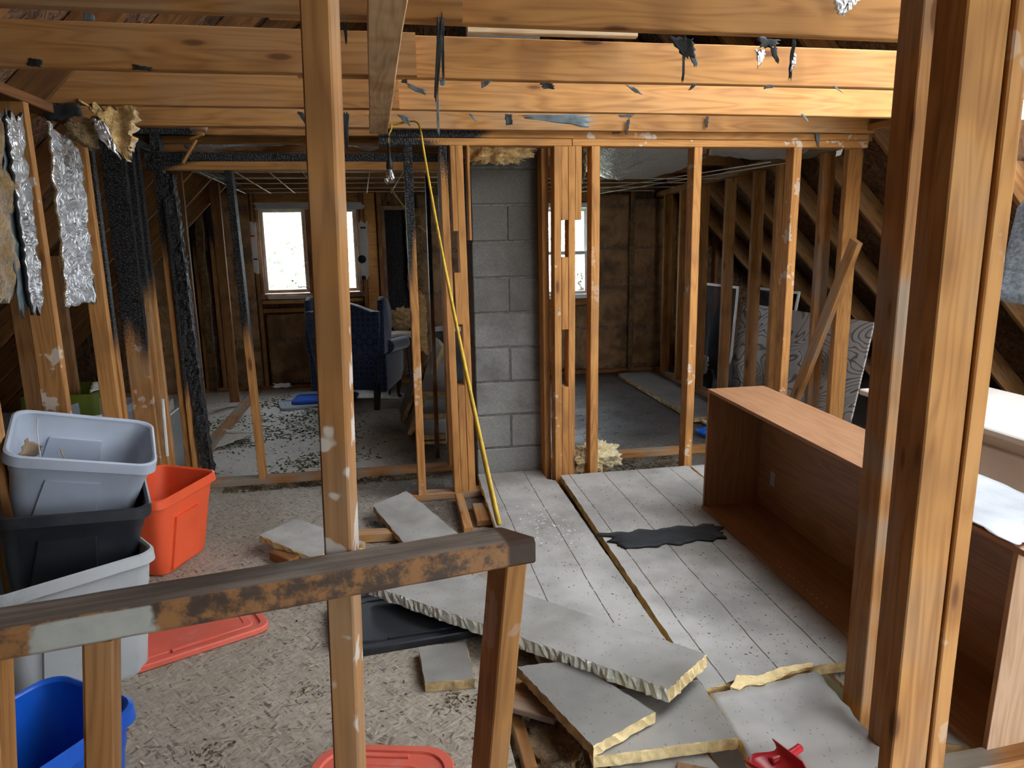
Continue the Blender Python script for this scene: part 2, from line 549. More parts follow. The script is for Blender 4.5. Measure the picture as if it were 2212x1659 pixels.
def mk_block():
    t = NT('concrete_block', .95, .1)
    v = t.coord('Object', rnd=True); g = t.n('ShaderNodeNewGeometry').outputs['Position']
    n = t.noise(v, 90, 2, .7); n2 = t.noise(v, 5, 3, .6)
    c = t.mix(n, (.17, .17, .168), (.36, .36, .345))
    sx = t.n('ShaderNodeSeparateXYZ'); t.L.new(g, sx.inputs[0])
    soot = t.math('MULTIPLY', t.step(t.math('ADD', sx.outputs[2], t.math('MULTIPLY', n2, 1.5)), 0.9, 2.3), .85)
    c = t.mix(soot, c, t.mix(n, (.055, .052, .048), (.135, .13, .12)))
    c = t.mix(t.math('MULTIPLY', t.step(n2, .5, .72), .35), c, (.10, .10, .10))
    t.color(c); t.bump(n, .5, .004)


def mk_foil(name, metal):
    t = NT(name, .3, .5, metal)
    v = t.coord('Object', rnd=True)
    n = t.noise(v, 6, 5, .6)
    t.color(t.mix(n, (.55, .56, .59), (.84, .85, .88)))
    t.rough(t.math('ADD', .24, t.math('MULTIPLY', n, .3)))
    t.bump(t.math('ABSOLUTE', t.math('SUBTRACT', t.noise(v, 15, 3, .6, .7), .5)), 1.0, .05)


def mk_fiber(name, a, b):
    t = NT(name, 1.0, .05)
    v = t.coord('Object', rnd=True)
    mp = t.n('ShaderNodeMapping'); t.L.new(v, mp.inputs[0]); mp.inputs['Scale'].default_value = (30, 30, 70)
    n = t.noise(v, 16, 3, .8); n2 = t.noise(mp.outputs[0], 1, 3, .7)
    t.color(t.mix(t.step(t.math('ADD', t.math('MULTIPLY', n, .6), t.math('MULTIPLY', n2, .4)), .3, .7), a, b))
    t.bump(t.noise(v, 60, 2, .8), .7, .014)
    t.b.inputs['Sheen Weight'].default_value = .5


def mk_kraft():
    t = NT('kraft_paper', .62, .3)
    v = t.coord('Object', rnd=True)
    n = t.noise(v, 4, 3, .6, .6)
    c = t.mix(t.step(n, .3, .7), (.16, .085, .036), (.34, .20, .095))
    c = t.mix(t.math('MULTIPLY', t.step(t.noise(v, 2.2, 3, .65), .54, .75), .8), c, (.035, .022, .012))
    # faded printed bands
    raw = t.n('ShaderNodeTexCoord').outputs['Object']; sx = t.n('ShaderNodeSeparateXYZ'); t.L.new(raw, sx.inputs[0])
    band = t.math('LESS_THAN', t.math('FRACT', t.math('DIVIDE', sx.outputs[2], .43)), .11)
    mp = t.n('ShaderNodeMapping'); t.L.new(raw, mp.inputs[0]); mp.inputs['Scale'].default_value = (40, 1, 22)
    ink = t.step(t.noise(mp.outputs[0], 1, 2), .47, .55)
    c = t.mix(t.math('MULTIPLY', t.math('MULTIPLY', band, ink), .6), c, (.055, .06, .068))
    t.color(c)
    t.bump(t.noise(v, 9, 3, .55, .8), .9, .02)


def mk_facer():
    t = NT('facer', .85, .2)
    v = t.coord('Object', rnd=True)
    n = t.noise(v, 3, 3, .6)
    c = t.mix(t.step(n, .3, .7), (.30, .295, .28), (.47, .46, .435))
    mp = t.n('ShaderNodeMapping'); t.L.new(v, mp.inputs[0]); mp.inputs['Scale'].default_value = (70, 32, 32)
    sp = t.vor(mp.outputs[0], 1.0); c = t.mix(t.math('SUBTRACT', 1.0, t.step(sp, .08, .2)), c, (.24, .225, .20))
    sp2 = t.vor(v, 13); c = t.mix(t.math('SUBTRACT', 1.0, t.step(sp2, .02, .05)), c, (.11, .09, .07))
    c = t.mix(t.math('MULTIPLY', t.step(t.noise(v, 1.8, 3, .65), .52, .75), .55), c, (.20, .175, .145))
    c = t.mix(t.attr('soil'), c, (.085, .075, .065))
    raw = t.n('ShaderNodeTexCoord').outputs['Object']; sx = t.n('ShaderNodeSeparateXYZ'); t.L.new(raw, sx.inputs[0])
    xx = t.math('ADD', sx.outputs[0], t.math('MULTIPLY', n, .02))
    ln = t.math('LESS_THAN', t.math('FRACT', t.math('DIVIDE', t.math('ADD', xx, 20.0), .205)), .022)
    ln = t.math('MULTIPLY', t.math('MULTIPLY', ln, t.step(sp, .1, .4)), t.attr('stripe'))
    c = t.mix(ln, c, (.10, .08, .06))
    t.color(c); t.bump(t.noise(v, 120, 2), .2, .002)


def mk_laminate(name, a, b, rough=.38, ax=1):
    t = NT(name, rough, .4)
    v = t.coord('Object', rnd=True)
    mp = t.n('ShaderNodeMapping'); t.L.new(v, mp.inputs[0]); mp.inputs['Scale'].default_value = tuple(1.0 if i == ax else 14 for i in range(3))
    l = t.noise(mp.outputs[0], 1, 3, .5, .6); mp2 = t.n('ShaderNodeMapping'); t.L.new(v, mp2.inputs[0]); mp2.inputs['Scale'].default_value = tuple(3 if i == ax else 110 for i in range(3))
    f = t.noise(mp2.outputs[0], 1, 4, .6)
    g = t.math('ADD', t.math('MULTIPLY', t.math('PINGPONG', t.math('MULTIPLY', l, 7), .5), .8), t.math('MULTIPLY', f, .6))
    t.color(t.mix(t.step(g, .25, .9), a, b))
    t.bump(f, .08, .001)


def mk_plypaint():
    t = NT('weathered_plywood', .8, .2)
    v = t.coord('Object', rot=(.35, .2, .1))
    mp = t.n('ShaderNodeMapping'); t.L.new(v, mp.inputs[0]); mp.inputs['Scale'].default_value = (1.3, 1.5, 2.6)
    l = t.noise(mp.outputs[0], 1, 1.5, .4, 1.9)
    r = t.math('PINGPONG', t.math('MULTIPLY', l, 15), .5)
    c = t.mix(t.step(r, .05, .19), (.20, .185, .18), (.60, .59, .575))
    c = t.mix(t.math('MULTIPLY', t.step(t.noise(v, 2.4, 6), .5, .7), .6), c, (.13, .10, .085))
    t.color(c); t.bump(r, .2, .002)


def mk_fabric():
    t = NT('damask', .85, .15)
    v = t.coord('Object')
    mp = t.n('ShaderNodeMapping'); t.L.new(v, mp.inputs[0]); mp.inputs['Scale'].default_value = (15, 15, 15); mp.inputs['Rotation'].default_value = (0, math.radians(45), 0)
    d = t.vor(mp.outputs[0], 1.0, 'F1', 'Distance', .0)
    k = t.step(t.math('PINGPONG', t.math('MULTIPLY', d, 3.0), .5), .18, .3)
    c = t.mix(k, (.012, .022, .055), (.028, .05, .11))
    c = t.mix(t.math('MULTIPLY', t.step(t.noise(v, 5, 6, .65), .5, .75), .35), c, (.12, .16, .22))
    t.color(c); t.bump(t.noise(v, 220, 2), .25, .002)
    t.b.inputs['Sheen Weight'].default_value = .6


def mk_glass(name, tint=(1, 1, 1), gloss=.08, rough=.02):
    t = NT(name)
    tr = t.n('ShaderNodeBsdfTransparent'); tr.inputs[0].default_value = (*tint, 1)
    gl = t.n('ShaderNodeBsdfGlossy'); gl.inputs['Roughness'].default_value = rough
    mx = t.n('ShaderNodeMixShader'); mx.inputs[0].default_value = gloss
    t.L.new(tr.outputs[0], mx.inputs[1]); t.L.new(gl.outputs[0], mx.inputs[2])
    t.L.new(mx.outputs[0], t.N['Material Output'].inputs[0])


mk_timber('timber', False); mk_timber('timber_char', True); mk_rail(); mk_block(); mk_foil('foil', .82); mk_foil('foil_dull', .45); mk_kraft(); mk_facer(); mk_plypaint(); mk_fabric()
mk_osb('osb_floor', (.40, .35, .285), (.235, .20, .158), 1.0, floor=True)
mk_osb('osb_roof', (.26, .15, .085), (.09, .045, .025), .7, dirt=.6)
mk_fiber('fiberglass', (.42, .23, .06), (.80, .58, .28))
mk_fiber('fiberglass_pale', (.48, .38, .17), (.84, .74, .48))
mk_fiber('fiberglass_dark', (.09, .055, .025), (.32, .21, .09))
mk_laminate('laminate', (.36, .19, .10), (.25, .12, .06))
mk_laminate('laminate_end', (.36, .19, .10), (.25, .12, .06), .38, 2)
mk_laminate('chipboard', (.42, .27, .17), (.30, .18, .10), .8, 2)
mk_glass('pane', (.97, .99, 1), .06); mk_glass('bulb_glass', (.82, .82, .80), .22, .12)
plain('foam', (.78, .62, .33), .9, .1, .16, 30, .5, 90)
plain('foam_white', (.74, .76, .66), .9, .1, .12, 30, .6, 120)
plain('foam_brown', (.46, .34, .17), .95, .1, .3, 20, .7, 90)
plain('mortar', (.14, .14, .135), .95, .1, .3, 25, .5, 60)
plain('plastic_grey', (.40, .45, .54), .42, .45, .07, 3, dirt=.25, dcol=(.26, .27, .29))
plain('plastic_grey_old', (.36, .38, .39), .5, .4, .1, 3, dirt=.45, dcol=(.2, .19, .16))
plain('plastic_black', (.018, .021, .027), .38, .5, .25, 4, dirt=.2, dcol=(.09, .085, .08))
plain('plastic_orange', (.74, .10, .035), .45, .4, .08, 3, dirt=.12, dcol=(.5, .16, .1))
plain('plastic_lid_red', (.62, .115, .075), .5, .4, .1, 4, dirt=.5, dcol=(.5, .27, .22))
plain('plastic_blue', (.006, .10, .56), .35, .5, .1, 3)
plain('plastic_red', (.50, .015, .025), .35, .5, .1, 3)
plain('plastic_green', (.16, .20, .02), .5, .4, .1, 3)
plain('plastic_white', (.72, .73, .74), .5, .4, .08, 4, dirt=.3, dcol=(.4, .38, .34))
plain('tar_paper', (.020, .024, .028), .6, .35, .5, 8, .6, 60)
plain('tar_grey', (.085, .11, .125), .55, .4, .4, 10, .6, 50)
plain('soot_black', (.010, .010, .010), .8, .2, .5, 10, .5, 60)
plain('rubber', (.014, .014, .015), .5, .4, .3)
plain('cord_yellow', (.60, .40, .035), .5, .4, .2, 30, dirt=.3, dcol=(.2, .13, .03))
plain('chair_leg', (.02, .013, .010), .4, .5, .3)
plain('vinyl_white', (.72, .73, .70), .45, .4, .06, 5)
plain('window_wood', (.26, .13, .062), .5, .4, .3, 8, dirt=.3)
plain('window_pale', (.60, .52, .42), .5, .4, .2, 8)
plain('cardboard', (.42, .30, .19), .85, .1, .12, 6)
plain('cardboard_pale', (.60, .57, .50), .85, .1, .12, 6, dirt=.4, dcol=(.15, .13, .1))
plain('paper', (.74, .74, .72), .85, .1, .08, 6)
plain('string_white', (.62, .58, .52), .8, .2, .15, 30)
plain('stool_top', (.50, .43, .37), .5, .4, .15, 10)
plain('metal_dark', (.05, .05, .055), .4, .5, .2)
plain('painted_white', (.56, .53, .49), .5, .4, .07, 4, dirt=.2, dcol=(.5, .4, .34))
plain('plastic_film', (.50, .54, .58), .25, .6, .1, 6, .5, 14)
plain('shingle', (.13, .15, .17), .85, .25, .35, 60, .9, 130)
plain('tarp', (.055, .07, .085), .5, .4, .5, 5, .5, 12)
plain('screen_mesh', (.035, .042, .055), .8, .2, .2)
plain('moss', (.055, .062, .028), .95, .1, .6, 8)
plain('wood_chip', (.42, .32, .20), .9, .1, .5, 8)
plain('dry_leaf', (.10, .075, .045), .9, .1, .6, 8)
plain('cloth_pink', (.55, .36, .33), .95, .1, .15, 9, .6, 60)
plain('log_grey', (.30, .29, .275), .85, .2, .3, 9, .7, 30)
plain('grass_far', (.34, .36, .28), .9, .1, .3, .3)
plain('leaves', (.44, .47, .38), .8, .2, .5, 2)
plain('bark', (.12, .09, .07), .9, .1, .3, 4)
plain('ceiling_plaster', (.34, .31, .27), .95, .1, .2, 4)
plain('ink', (.03, .035, .05), .7, .2, .1)
plain('chrome', (.6, .6, .6), .25, .5, .05, 5, metal=1.0)

# ================================================================ THE SETTING
Y0, Y1, YF = 3.88, 4.39, 7.42       # front partition, rear partition, gable wall
XL, XR = -1.33, 2.86                # faces of the knee walls
ZJ = 2.011                          # underside of the ceiling joists
RIDGE = (0.78, 4.17)                # roof ridge x, z (45 degree slopes)
SXW = dict(warp=.002)

# ---- floor: sheets of OSB, an opened bay at the lower right of the stairs
floor = empty('floor', (0, 3, 0)); tag(floor, 'weathered grey strand board subfloor littered with debris', 'floor', kind='structure')
HOLE = (0.30, 1.42, -1.0, 2.02)


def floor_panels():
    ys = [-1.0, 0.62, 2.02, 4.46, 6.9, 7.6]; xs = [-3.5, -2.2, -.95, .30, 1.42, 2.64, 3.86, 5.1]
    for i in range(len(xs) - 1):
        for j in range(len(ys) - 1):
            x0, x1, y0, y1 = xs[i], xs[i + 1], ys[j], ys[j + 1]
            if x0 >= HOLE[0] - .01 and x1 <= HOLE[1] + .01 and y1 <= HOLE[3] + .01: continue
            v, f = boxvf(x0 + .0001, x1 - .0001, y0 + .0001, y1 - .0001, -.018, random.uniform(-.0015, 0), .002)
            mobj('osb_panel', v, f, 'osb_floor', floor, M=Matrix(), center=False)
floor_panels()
for x in (-.1, .345, .85, 1.36):
    timber('floor_joist', (x, (1.74 if x == .345 else -1.0), -.02 - .07), (x, 2.3, -.09), .14, .038, (0, 0, 1), floor, tone=.35, grey=.6)
box('lower_ceiling', -.3, 1.9, -1.2, 2.5, -.20, -.185, 'ceiling_plaster', floor)

# ---- ceiling joists
ceiling = empty('ceiling', (0.7, 2.7, ZJ)); tag(ceiling, 'open ceiling of bare orange wooden joists', 'ceiling', kind='structure')
JH = .14
def joist(yf, x0, x1, z=ZJ, **a):
    return timber('joist', (x0, yf + .019, z + JH / 2), (x1, yf + .019, z + JH / 2), JH, .038, (0, 0, 1), ceiling, warp=.003, **a)
for k, (yf, xl, t) in enumerate(((1.42, .3, .3), (2.03, .241, .0), (2.69, .155, .0), (3.325, .112, .05))):
    joist(yf, -.25, 2.8, tone=.02 + t * .3, grey=.12, len=1)
    joist(yf - .039, -1.36, xl, tone=.34, grey=.55 if k == 1 else .15)
joist(3.838, -1.36, 2.8, tone=.16, grey=.3)
joist(0.8, -1.36, 2.8, tone=.3)
for yf in (4.50, 5.02, 5.62, 6.22, 6.82):
    joist(yf, -1.36, 2.8, tone=.7, grey=.05, char_a=-.5, char_b=-.3)
joist(7.30, -1.36, 2.8, z=1.93, tone=.8)

# ---- front partition (through the chimney)
wm = empty('wall_middle', (1.2, Y0 + .045, 0)); tag(wm, 'open stud partition with orange studs beside the chimney', 'wall', kind='structure')
YA, YB = Y0, Y0 + .089
ZP = 1.935
def plate(x0, x1, y0, y1, z0, z1, par, name='top_plate', **a):
    return timber(name, (x0, (y0 + y1) / 2, (z0 + z1) / 2), (x1, (y0 + y1) / 2, (z0 + z1) / 2), y1 - y0, z1 - z0, (0, 1, 0), par, **a)
plate(.02, 1.045, YA, YB, ZP + .038, ZP + .076, wm, tone=.15, char_a=-.3, char_b=.62)
plate(1.045, 2.8, YA, YB, ZP + .038, ZP + .076, wm, tone=.05, splash=.5)
plate(.02, 1.035, YA - .002, YB, ZP, ZP + .037, wm, tone=.1, char_a=-.3, char_b=.4)
plate(1.04, 2.8, YA - .002, YB, ZP, ZP + .037, wm, tone=.02, splash=.6)
plate(.10, .62, YA, YB, 0, .038, wm, 'bottom_plate', tone=.3, grey=.8)
plate(.95, 2.8, YA, YB, 0, .038, wm, 'bottom_plate', tone=.3, grey=.8)
def s0(x0, x1, z0=.038, z1=ZP, **a): return stud(x0, x1, YA, YB, z0, z1, wm, **a)
s0(.141, .185, tone=.08, char_a=1.25, char_b=9, splash=.3)
s0(.345, .385, tone=.04, lean=(-.02, 0), char_a=1.55, char_b=9)
s0(.428, .468, tone=.02, lean=(-.02, 0))
for z0, z1 in ((.038, .66), (1.0, 1.28), (1.50, 1.935)): s0(.3865, .4265, z0, z1, tone=.08, lean=(-.012 * (z1 - z0), 0))
s0(.4695, .483, 1.45, ZP, tone=.1)
# right of the chimney
stud(.898, .936, YA + .10, YB + .12, .038, ZP, wm, tone=.12, lean=(-.01, 0))
s0(.937, .977, tone=.0, splash=.4)
for z0, z1 in ((.038, .62), (.95, 1.35), (1.55, ZP)): s0(.978, 1.016, z0, z1, tone=.06)
s0(1.017, 1.055, tone=.03)
s0(1.056, 1.092, 1.55, ZP, tone=.1)
s0(1.147, 1.195, tone=.0, splash=.2)
s0(1.735, 1.783, tone=.0, splash=.5)
s0(2.335, 2.385, tone=.0, splash=.4)

# ---- rear partition, burnt at its left end
wr = empty('wall_rear', (-.4, Y1 + .045, 0)); tag(wr, 'scorched rear stud partition with charred header', 'wall', kind='structure')
RA, RB = Y1, Y1 + .089
plate(-1.33, .55, RA, RB, 0, .038, wr, 'bottom_plate', tone=.45, grey=1)
plate(1.0, 2.75, RA, RB, 0, .038, wr, 'bottom_plate', tone=.15, grey=.8)
plate(-1.25, .42, RA, RA + .06, 1.905, 1.955, wr, tone=.5, char_a=-1, char_b=9, warp=.004)
plate(-1.25, .42, RA - .004, RA + .05, 1.858, 1.905, wr, tone=.25, char_a=-1, char_b=.25)
plate(-1.30, .36, RA + .02, RB, 2.05, 2.085, wr, tone=.35, char_a=-1, char_b=.4)
def s1(x0, x1, z0=.038, z1=1.86, **a): return stud(x0, x1, RA, RB, z0, z1, wr, **a)
s1(-1.215, -1.175, tone=.18, char_a=1.25, char_b=9)
stud(-1.172, -1.155, RA - .03, RB, .038, 1.7, wr, tone=.3, char_a=.3, char_b=9)
timber('stud', (-1.10, RA + .04, .03), (-1.145, RA + .04, 1.84), .062, .085, (1, 0, 0), wr, lump=.42, char_a=-3, char_b=9)
s1(-1.215, -1.17, 1.7, 2.05, tone=.3, char_a=-3, char_b=9, lump=.15)
s1(-.805, -.768, tone=.15, lean=(-.035, 0), char_a=.78, char_b=9)
s1(.36, .395, tone=.45, char_a=1.4, char_b=9)
stud(.30, .325, RA + .3, RB + .3, 0, 1.86, wr, tone=.9, grey=1, char_a=.9, char_b=9)

# ---- left knee wall
wl = empty('wall_left', (-1.29, 4.2, 0)); tag(wl, 'scorched knee wall of studs under the roof slope behind the bins', 'wall', kind='structure')
timber('top_plate', (-1.29, 1.3, 1.99), (-1.29, 7.4, 1.99), .089, .038, (1, 0, 0), wl, tone=1.0, char_a=2.3, char_b=9)
timber('bottom_plate', (-1.29, 2.75, .019), (-1.29, 7.4, .019), .089, .038, (1, 0, 0), wl, tone=.4, grey=1)
def sl(y, x0=-1.335, x1=-1.245, th=.038, z1=1.97, z0=.038, **a): return stud(x0, x1, y, y + th, z0, z1, wl, **a)
sl(2.02, tone=.2); sl(2.55, x1=-1.27, tone=.25, grey=.3)
sl(3.01, tone=.42, splash=.45)
sl(3.54, tone=.22, x0=-1.32); sl(3.585, x0=-1.30, x1=-1.235, tone=.4, char_a=.85, char_b=9)
sl(3.98, tone=.45, x1=-1.225, x0=-1.335, char_a=.75, char_b=9, splash=.3, grey=.3)
sl(4.10, x0=-1.29, x1=-1.225, tone=.35, char_a=.95, char_b=9, grey=.3)
sl(4.20, x0=-1.27, x1=-1.225, tone=.2, char_a=1.05, char_b=9, grey=.3)
for y in (5.5, 6.7): sl(y, x0=-1.42, x1=-1.34, tone=.85)
# outer row of studs under the slope
for y, t in ((3.55, .6), (4.17, .65), (4.62, .65), (5.3, .8), (6.0, .8)):
    stud(-1.93, -1.84, y, y + .04, 0, 1.40, wl, tone=t, grey=.1)

# ---- right knee wall
wrt = empty('wall_right', (2.9, 5.4, 0)); tag(wrt, 'open knee wall of brown studs under the right roof slope', 'wall', kind='structure')
timber('top_plate', (2.80, 3.9, 2.0), (2.93, 7.4, 1.89), .075, .05, (1, 0, 0), wrt, tone=.5, grey=1.0, warp=.006)
timber('top_plate', (2.83, 1.2, 2.04), (2.80, 3.95, 2.04), .089, .038, (1, 0, 0), wrt, tone=.3, grey=.3)
timber('bottom_plate', (2.86, 3.9, .019), (2.95, 7.4, .019), .089, .038, (1, 0, 0), wrt, tone=.4, grey=1)
def sr(y, x, w_=.089, th=.04, **a):
    zt = 1.97 - (y - 3.9) * .031
    return stud(x - w_ / 2, x + w_ / 2, y, y + th, .038, zt, wrt, **a)
sr(6.66, 2.90, tone=.35); sr(5.66, 2.87, tone=.42, grey=.2); sr(5.19, 2.86, tone=.42, grey=.2); sr(7.1, 2.92, tone=.5)
sr(4.83, 2.85, tone=.2, grey=.5, char_a=1.3, char_b=9); sr(4.79, 2.80, w_=.04, th=.05, tone=.2)
sr(4.30, 2.84, tone=.3, grey=.8); sr(4.07, 2.86, w_=.10, th=.05, tone=.06); sr(6.2, 2.89, tone=.45); sr(3.4, 2.84, tone=.3)
timber('brace', P(1700, 905, X=2.70), P(1850, 520, X=2.76), .085, .035, (0, 1, .4), wrt, tone=.15, grey=.7)

# ---- gable wall at the far end
wb = empty('wall_back', (.8, YF + .1, 0)); tag(wb, 'dark gable wall with brown paper insulation between the studs', 'wall', kind='structure')
W1 = (-1.175, -.195, .93, 1.815); W2 = (1.50, 2.215, .82, 1.815); W3 = (.055, .285, .70, 1.76)
def gable_sheathing():
    def bx(x0, x1, z0, z1): box('sheathing_panel', x0, x1, YF + .09, YF + .104, z0, z1, 'osb_roof', wb, c=0)
    bx(-3.4, W1[0], 0, 2.0); bx(W1[0], W1[1], 0, W1[2]); bx(W1[0], W1[1], W1[3], 2.0); bx(W1[1], W2[0], 0, 2.0)
    bx(W2[0], W2[1], 0, W2[2]); bx(W2[0], W2[1], W2[3], 2.0); bx(W2[1], 4.97, 0, 2.0)
    v = [(RIDGE[0] - 2.4, YF + .085, 1.95), (RIDGE[0] + 2.4, YF + .085, 1.95), (RIDGE[0], YF + .085, 4.35), (RIDGE[0] - 2.4, YF + .099, 1.95), (RIDGE[0] + 2.4, YF + .099, 1.95), (RIDGE[0], YF + .099, 4.35)]
    mobj('sheathing_panel', v, [(0, 1, 2), (5, 4, 3), (0, 3, 4, 1), (1, 4, 5, 2), (2, 5, 3, 0)], 'osb_roof', wb)
gable_sheathing()
def sb(x, z0=.038, z1=1.93, w_=.038, **a): return stud(x, x + w_, YF, YF + .089, z0, z1, wb, **a)
plate(-3.2, 4.7, YF, YF + .089, 0, .038, wb, 'bottom_plate', tone=.6)
for x in (-2.4, -1.78, -1.62, W1[0] - .045, W1[1] + .008, .33, .80, 1.42, 2.225, 2.62, 3.1, 3.6):
    sb(x, tone=.62, char_a=(1.2 if x in (-1.78, -1.62, .33) else 9), char_b=9)
sb(-.02, tone=.5, w_=.05); sb(.29, tone=.75, w_=.04)
plate(W1[0], W1[1], YF, YF + .089, .86, .898, wb, 'sill_plate', tone=.4); plate(W1[0], W1[1], YF, YF + .089, .775, .815, wb, 'sill_plate', tone=.55)
plate(W1[0], W1[1], YF - .002, YF + .089, 1.83, 1.93, wb, 'header', tone=.45)
plate(W2[0], W2[1], YF, YF + .089, .75, .81, wb, 'sill_plate', tone=.6); plate(W2[0], W2[1], YF, YF + .089, 1.83, 1.93, wb, 'header', tone=.6)
box('board', W1[1] + .05, -.03, YF + .05, YF + .088, .04, 1.93, 'timber', wb)
wb.children[-1]['tone'] = .62

# ---- windows
def window_casement():
    wn = empty('window_1', ((W1[0] + W1[1]) / 2, YF + .05, W1[2])); tag(wn, 'double casement window with brown wooden frame at far wall', 'window', kind='structure')
    x0, x1, z0, z1 = W1; y0, y1 = YF + .0, YF + .10; xm = (x0 + x1) / 2
    def fr(a, b, c_, d, ya, yb, m, nm): box(nm, a, b, ya, yb, c_, d, m, wn, c=.002)
    fr(x0, x0 + .03, z0, z1, y0, y1, 'window_wood', 'jamb'); fr(x1 - .03, x1, z0, z1, y0, y1, 'window_wood', 'jamb')
    fr(x0 + .03, x1 - .03, z1 - .03, z1, y0, y1, 'window_wood', 'head'); fr(x0 - .02, x1 + .02, z0 - .02, z0 + .03, y0 - .015, y1, 'window_wood', 'sill')
    fr(xm - .03, xm + .03, z0 + .03, z1 - .03, y0, y1, 'window_wood', 'mullion')
    for a, b in ((x0 + .032, xm - .032), (xm + .032, x1 - .032)):
        s = empty('sash', ((a + b) / 2, y0 + .05, z0 + .03)); adopt(s, wn)
        c_, d = z0 + .035, z1 - .035; t = .034
        for (p, q, r, u) in ((a, a + t, c_, d), (b - t, b, c_, d), (a + t, b - t, c_, c_ + t), (a + t, b - t, d - t, d)):
            box('sash_rail', p, q, y0 + .03, y0 + .07, r, u, 'window_pale', s, c=.003)
        box('pane', a + t, b - t, y0 + .048, y0 + .052, c_ + t, d - t, 'pane', s, c=0)
    for a in (x0 + .35,):
        tube('crank', [(a + .10, y0 + .02, z0 + .05), (a + .10, y0 - .005, z0 + .075), (a + .06, y0 - .01, z0 + .095), (a + .01, y0 - .01, z0 + .09), (a + .005, y0 - .01, z0 + .105)], .004, 'metal_dark', wn)
    for z in (z0 + .32, z0 + .62): box('latch', xm - .045, xm - .033, y0 + .015, y0 + .03, z, z + .02, 'vinyl_white', wn, c=.002)
window_casement()


def window_hung():
    wn = empty('window_2', ((W2[0] + W2[1]) / 2, YF + .05, W2[2])); tag(wn, 'white vinyl hung window right of the chimney', 'window', kind='structure')
    x0, x1, z0, z1 = W2; y0 = YF + .0; zm = 1.30
    for (a, b, c_, d, nm) in ((x0, x0 + .05, z0, z1, 'jamb'), (x1 - .05, x1, z0, z1, 'jamb'), (x0 + .05, x1 - .05, z0, z0 + .045, 'sill'), (x0 + .05, x1 - .05, z1 - .05, z1, 'head')):
        box(nm, a, b, y0, y0 + .1, c_, d, 'vinyl_white', wn, c=.003)
    for c_, d, dy in ((z0 + .047, zm + .02, .02), (zm - .02, z1 - .052, .055)):
        s = empty('sash', ((x0 + x1) / 2, y0 + dy, c_)); adopt(s, wn); t = .035; a, b = x0 + .052, x1 - .052
        for (p, q, r, u) in ((a, a + t, c_, d), (b - t, b, c_, d), (a + t, b - t, c_, c_ + t), (a + t, b - t, d - t, d)):
            box('sash_rail', p, q, y0 + dy, y0 + dy + .03, r, u, 'vinyl_white', s, c=.003)
        box('pane', a + t, b - t, y0 + dy + .013, y0 + dy + .017, c_ + t, d - t, 'pane', s, c=0)
window_hung()


def window_boarded():
    wn = empty('window_3', ((W3[0] + W3[1]) / 2, YF + .03, W3[2])); tag(wn, 'narrow burnt opening closed with black boards behind the armchair', 'window', kind='structure')
    x0, x1, z0, z1 = W3
    for (a, b, c_, d, nm) in ((x0 - .035, x0, z0, z1, 'jamb'), (x1, x1 + .03, z0, z1, 'jamb'), (x0 - .035, x1 + .03, z1, z1 + .04, 'head')):
        box(nm, a, b, YF - .012, YF + .07, c_, d, 'window_wood', wn, c=.003)
    n = 4
    for k in range(n):
        a = x0 + (x1 - x0) * k / n; timber('plank', (a + .029, YF + .075, z0), (a + .029, YF + .075, z1), .056, .016, (1, 0, 0), wn, char_a=-3, char_b=9)
window_boarded()

# ---- roof: rafters and decking; the right slope has lost decking beside the stairs
roof_l = empty('roof_left', (-1.3, 4, 2.0)); tag(roof_l, 'dark roof slope of rafters and strand board above the bins', 'roof', kind='structure')
roof_r = empty('roof_right', (2.9, 4, 2.0)); tag(roof_r, 'roof slope of rafters over the right knee wall with missing decking', 'roof', kind='structure')
def slope_pt(side, z, out=0.0):
    return (RIDGE[0] + side * (RIDGE[1] - z) + side * out * .7071, z + out * .7071)
def deck(par, side, y0, y1, z0, z1, mat='osb_roof'):
    a = slope_pt(side, z0, .075); b = slope_pt(side, z1, .075); a2 = slope_pt(side, z0, .09); b2 = slope_pt(side, z1, .09)
    v = [(p[0], y, p[1]) for y in (y0, y1) for p in (a, b, b2, a2)]
    f = [(0, 1, 2, 3), (7, 6, 5, 4), (0, 4, 5, 1), (1, 5, 6, 2), (2, 6, 7, 3), (3, 7, 4, 0)]
    mobj('deck_panel', v, f, mat, par)
def rafter(par, side, y, z0=-.02, z1=4.15, **a):
    p, q = slope_pt(side, z0), slope_pt(side, z1)
    timber('rafter', (p[0], y, p[1]), (q[0], y, q[1]), .14, .038, (-side * .7071, 0, .7071) if False else (side * .7071, 0, .7071), par, **a)
ZS = [-.1, .86, 1.72, 2.58, 3.44, 4.2]
for j, y0 in enumerate([-1.15, 1.4, 3.2, 3.64, 4.86, 6.08]):
    y1 = y0 + (2.552 if j == 0 else 1.802 if j == 1 else .442 if j == 2 else 1.222)
    if j == 5: y1 = 7.56
    for k in range(5):
        deck(roof_l, -1, y0, y1, ZS[k] - .002, ZS[k + 1] + .002)
        if j == 1 and k in (2, 3): continue
        deck(roof_r, 1, y0, y1, ZS[k] - .002, ZS[k + 1] + .002)
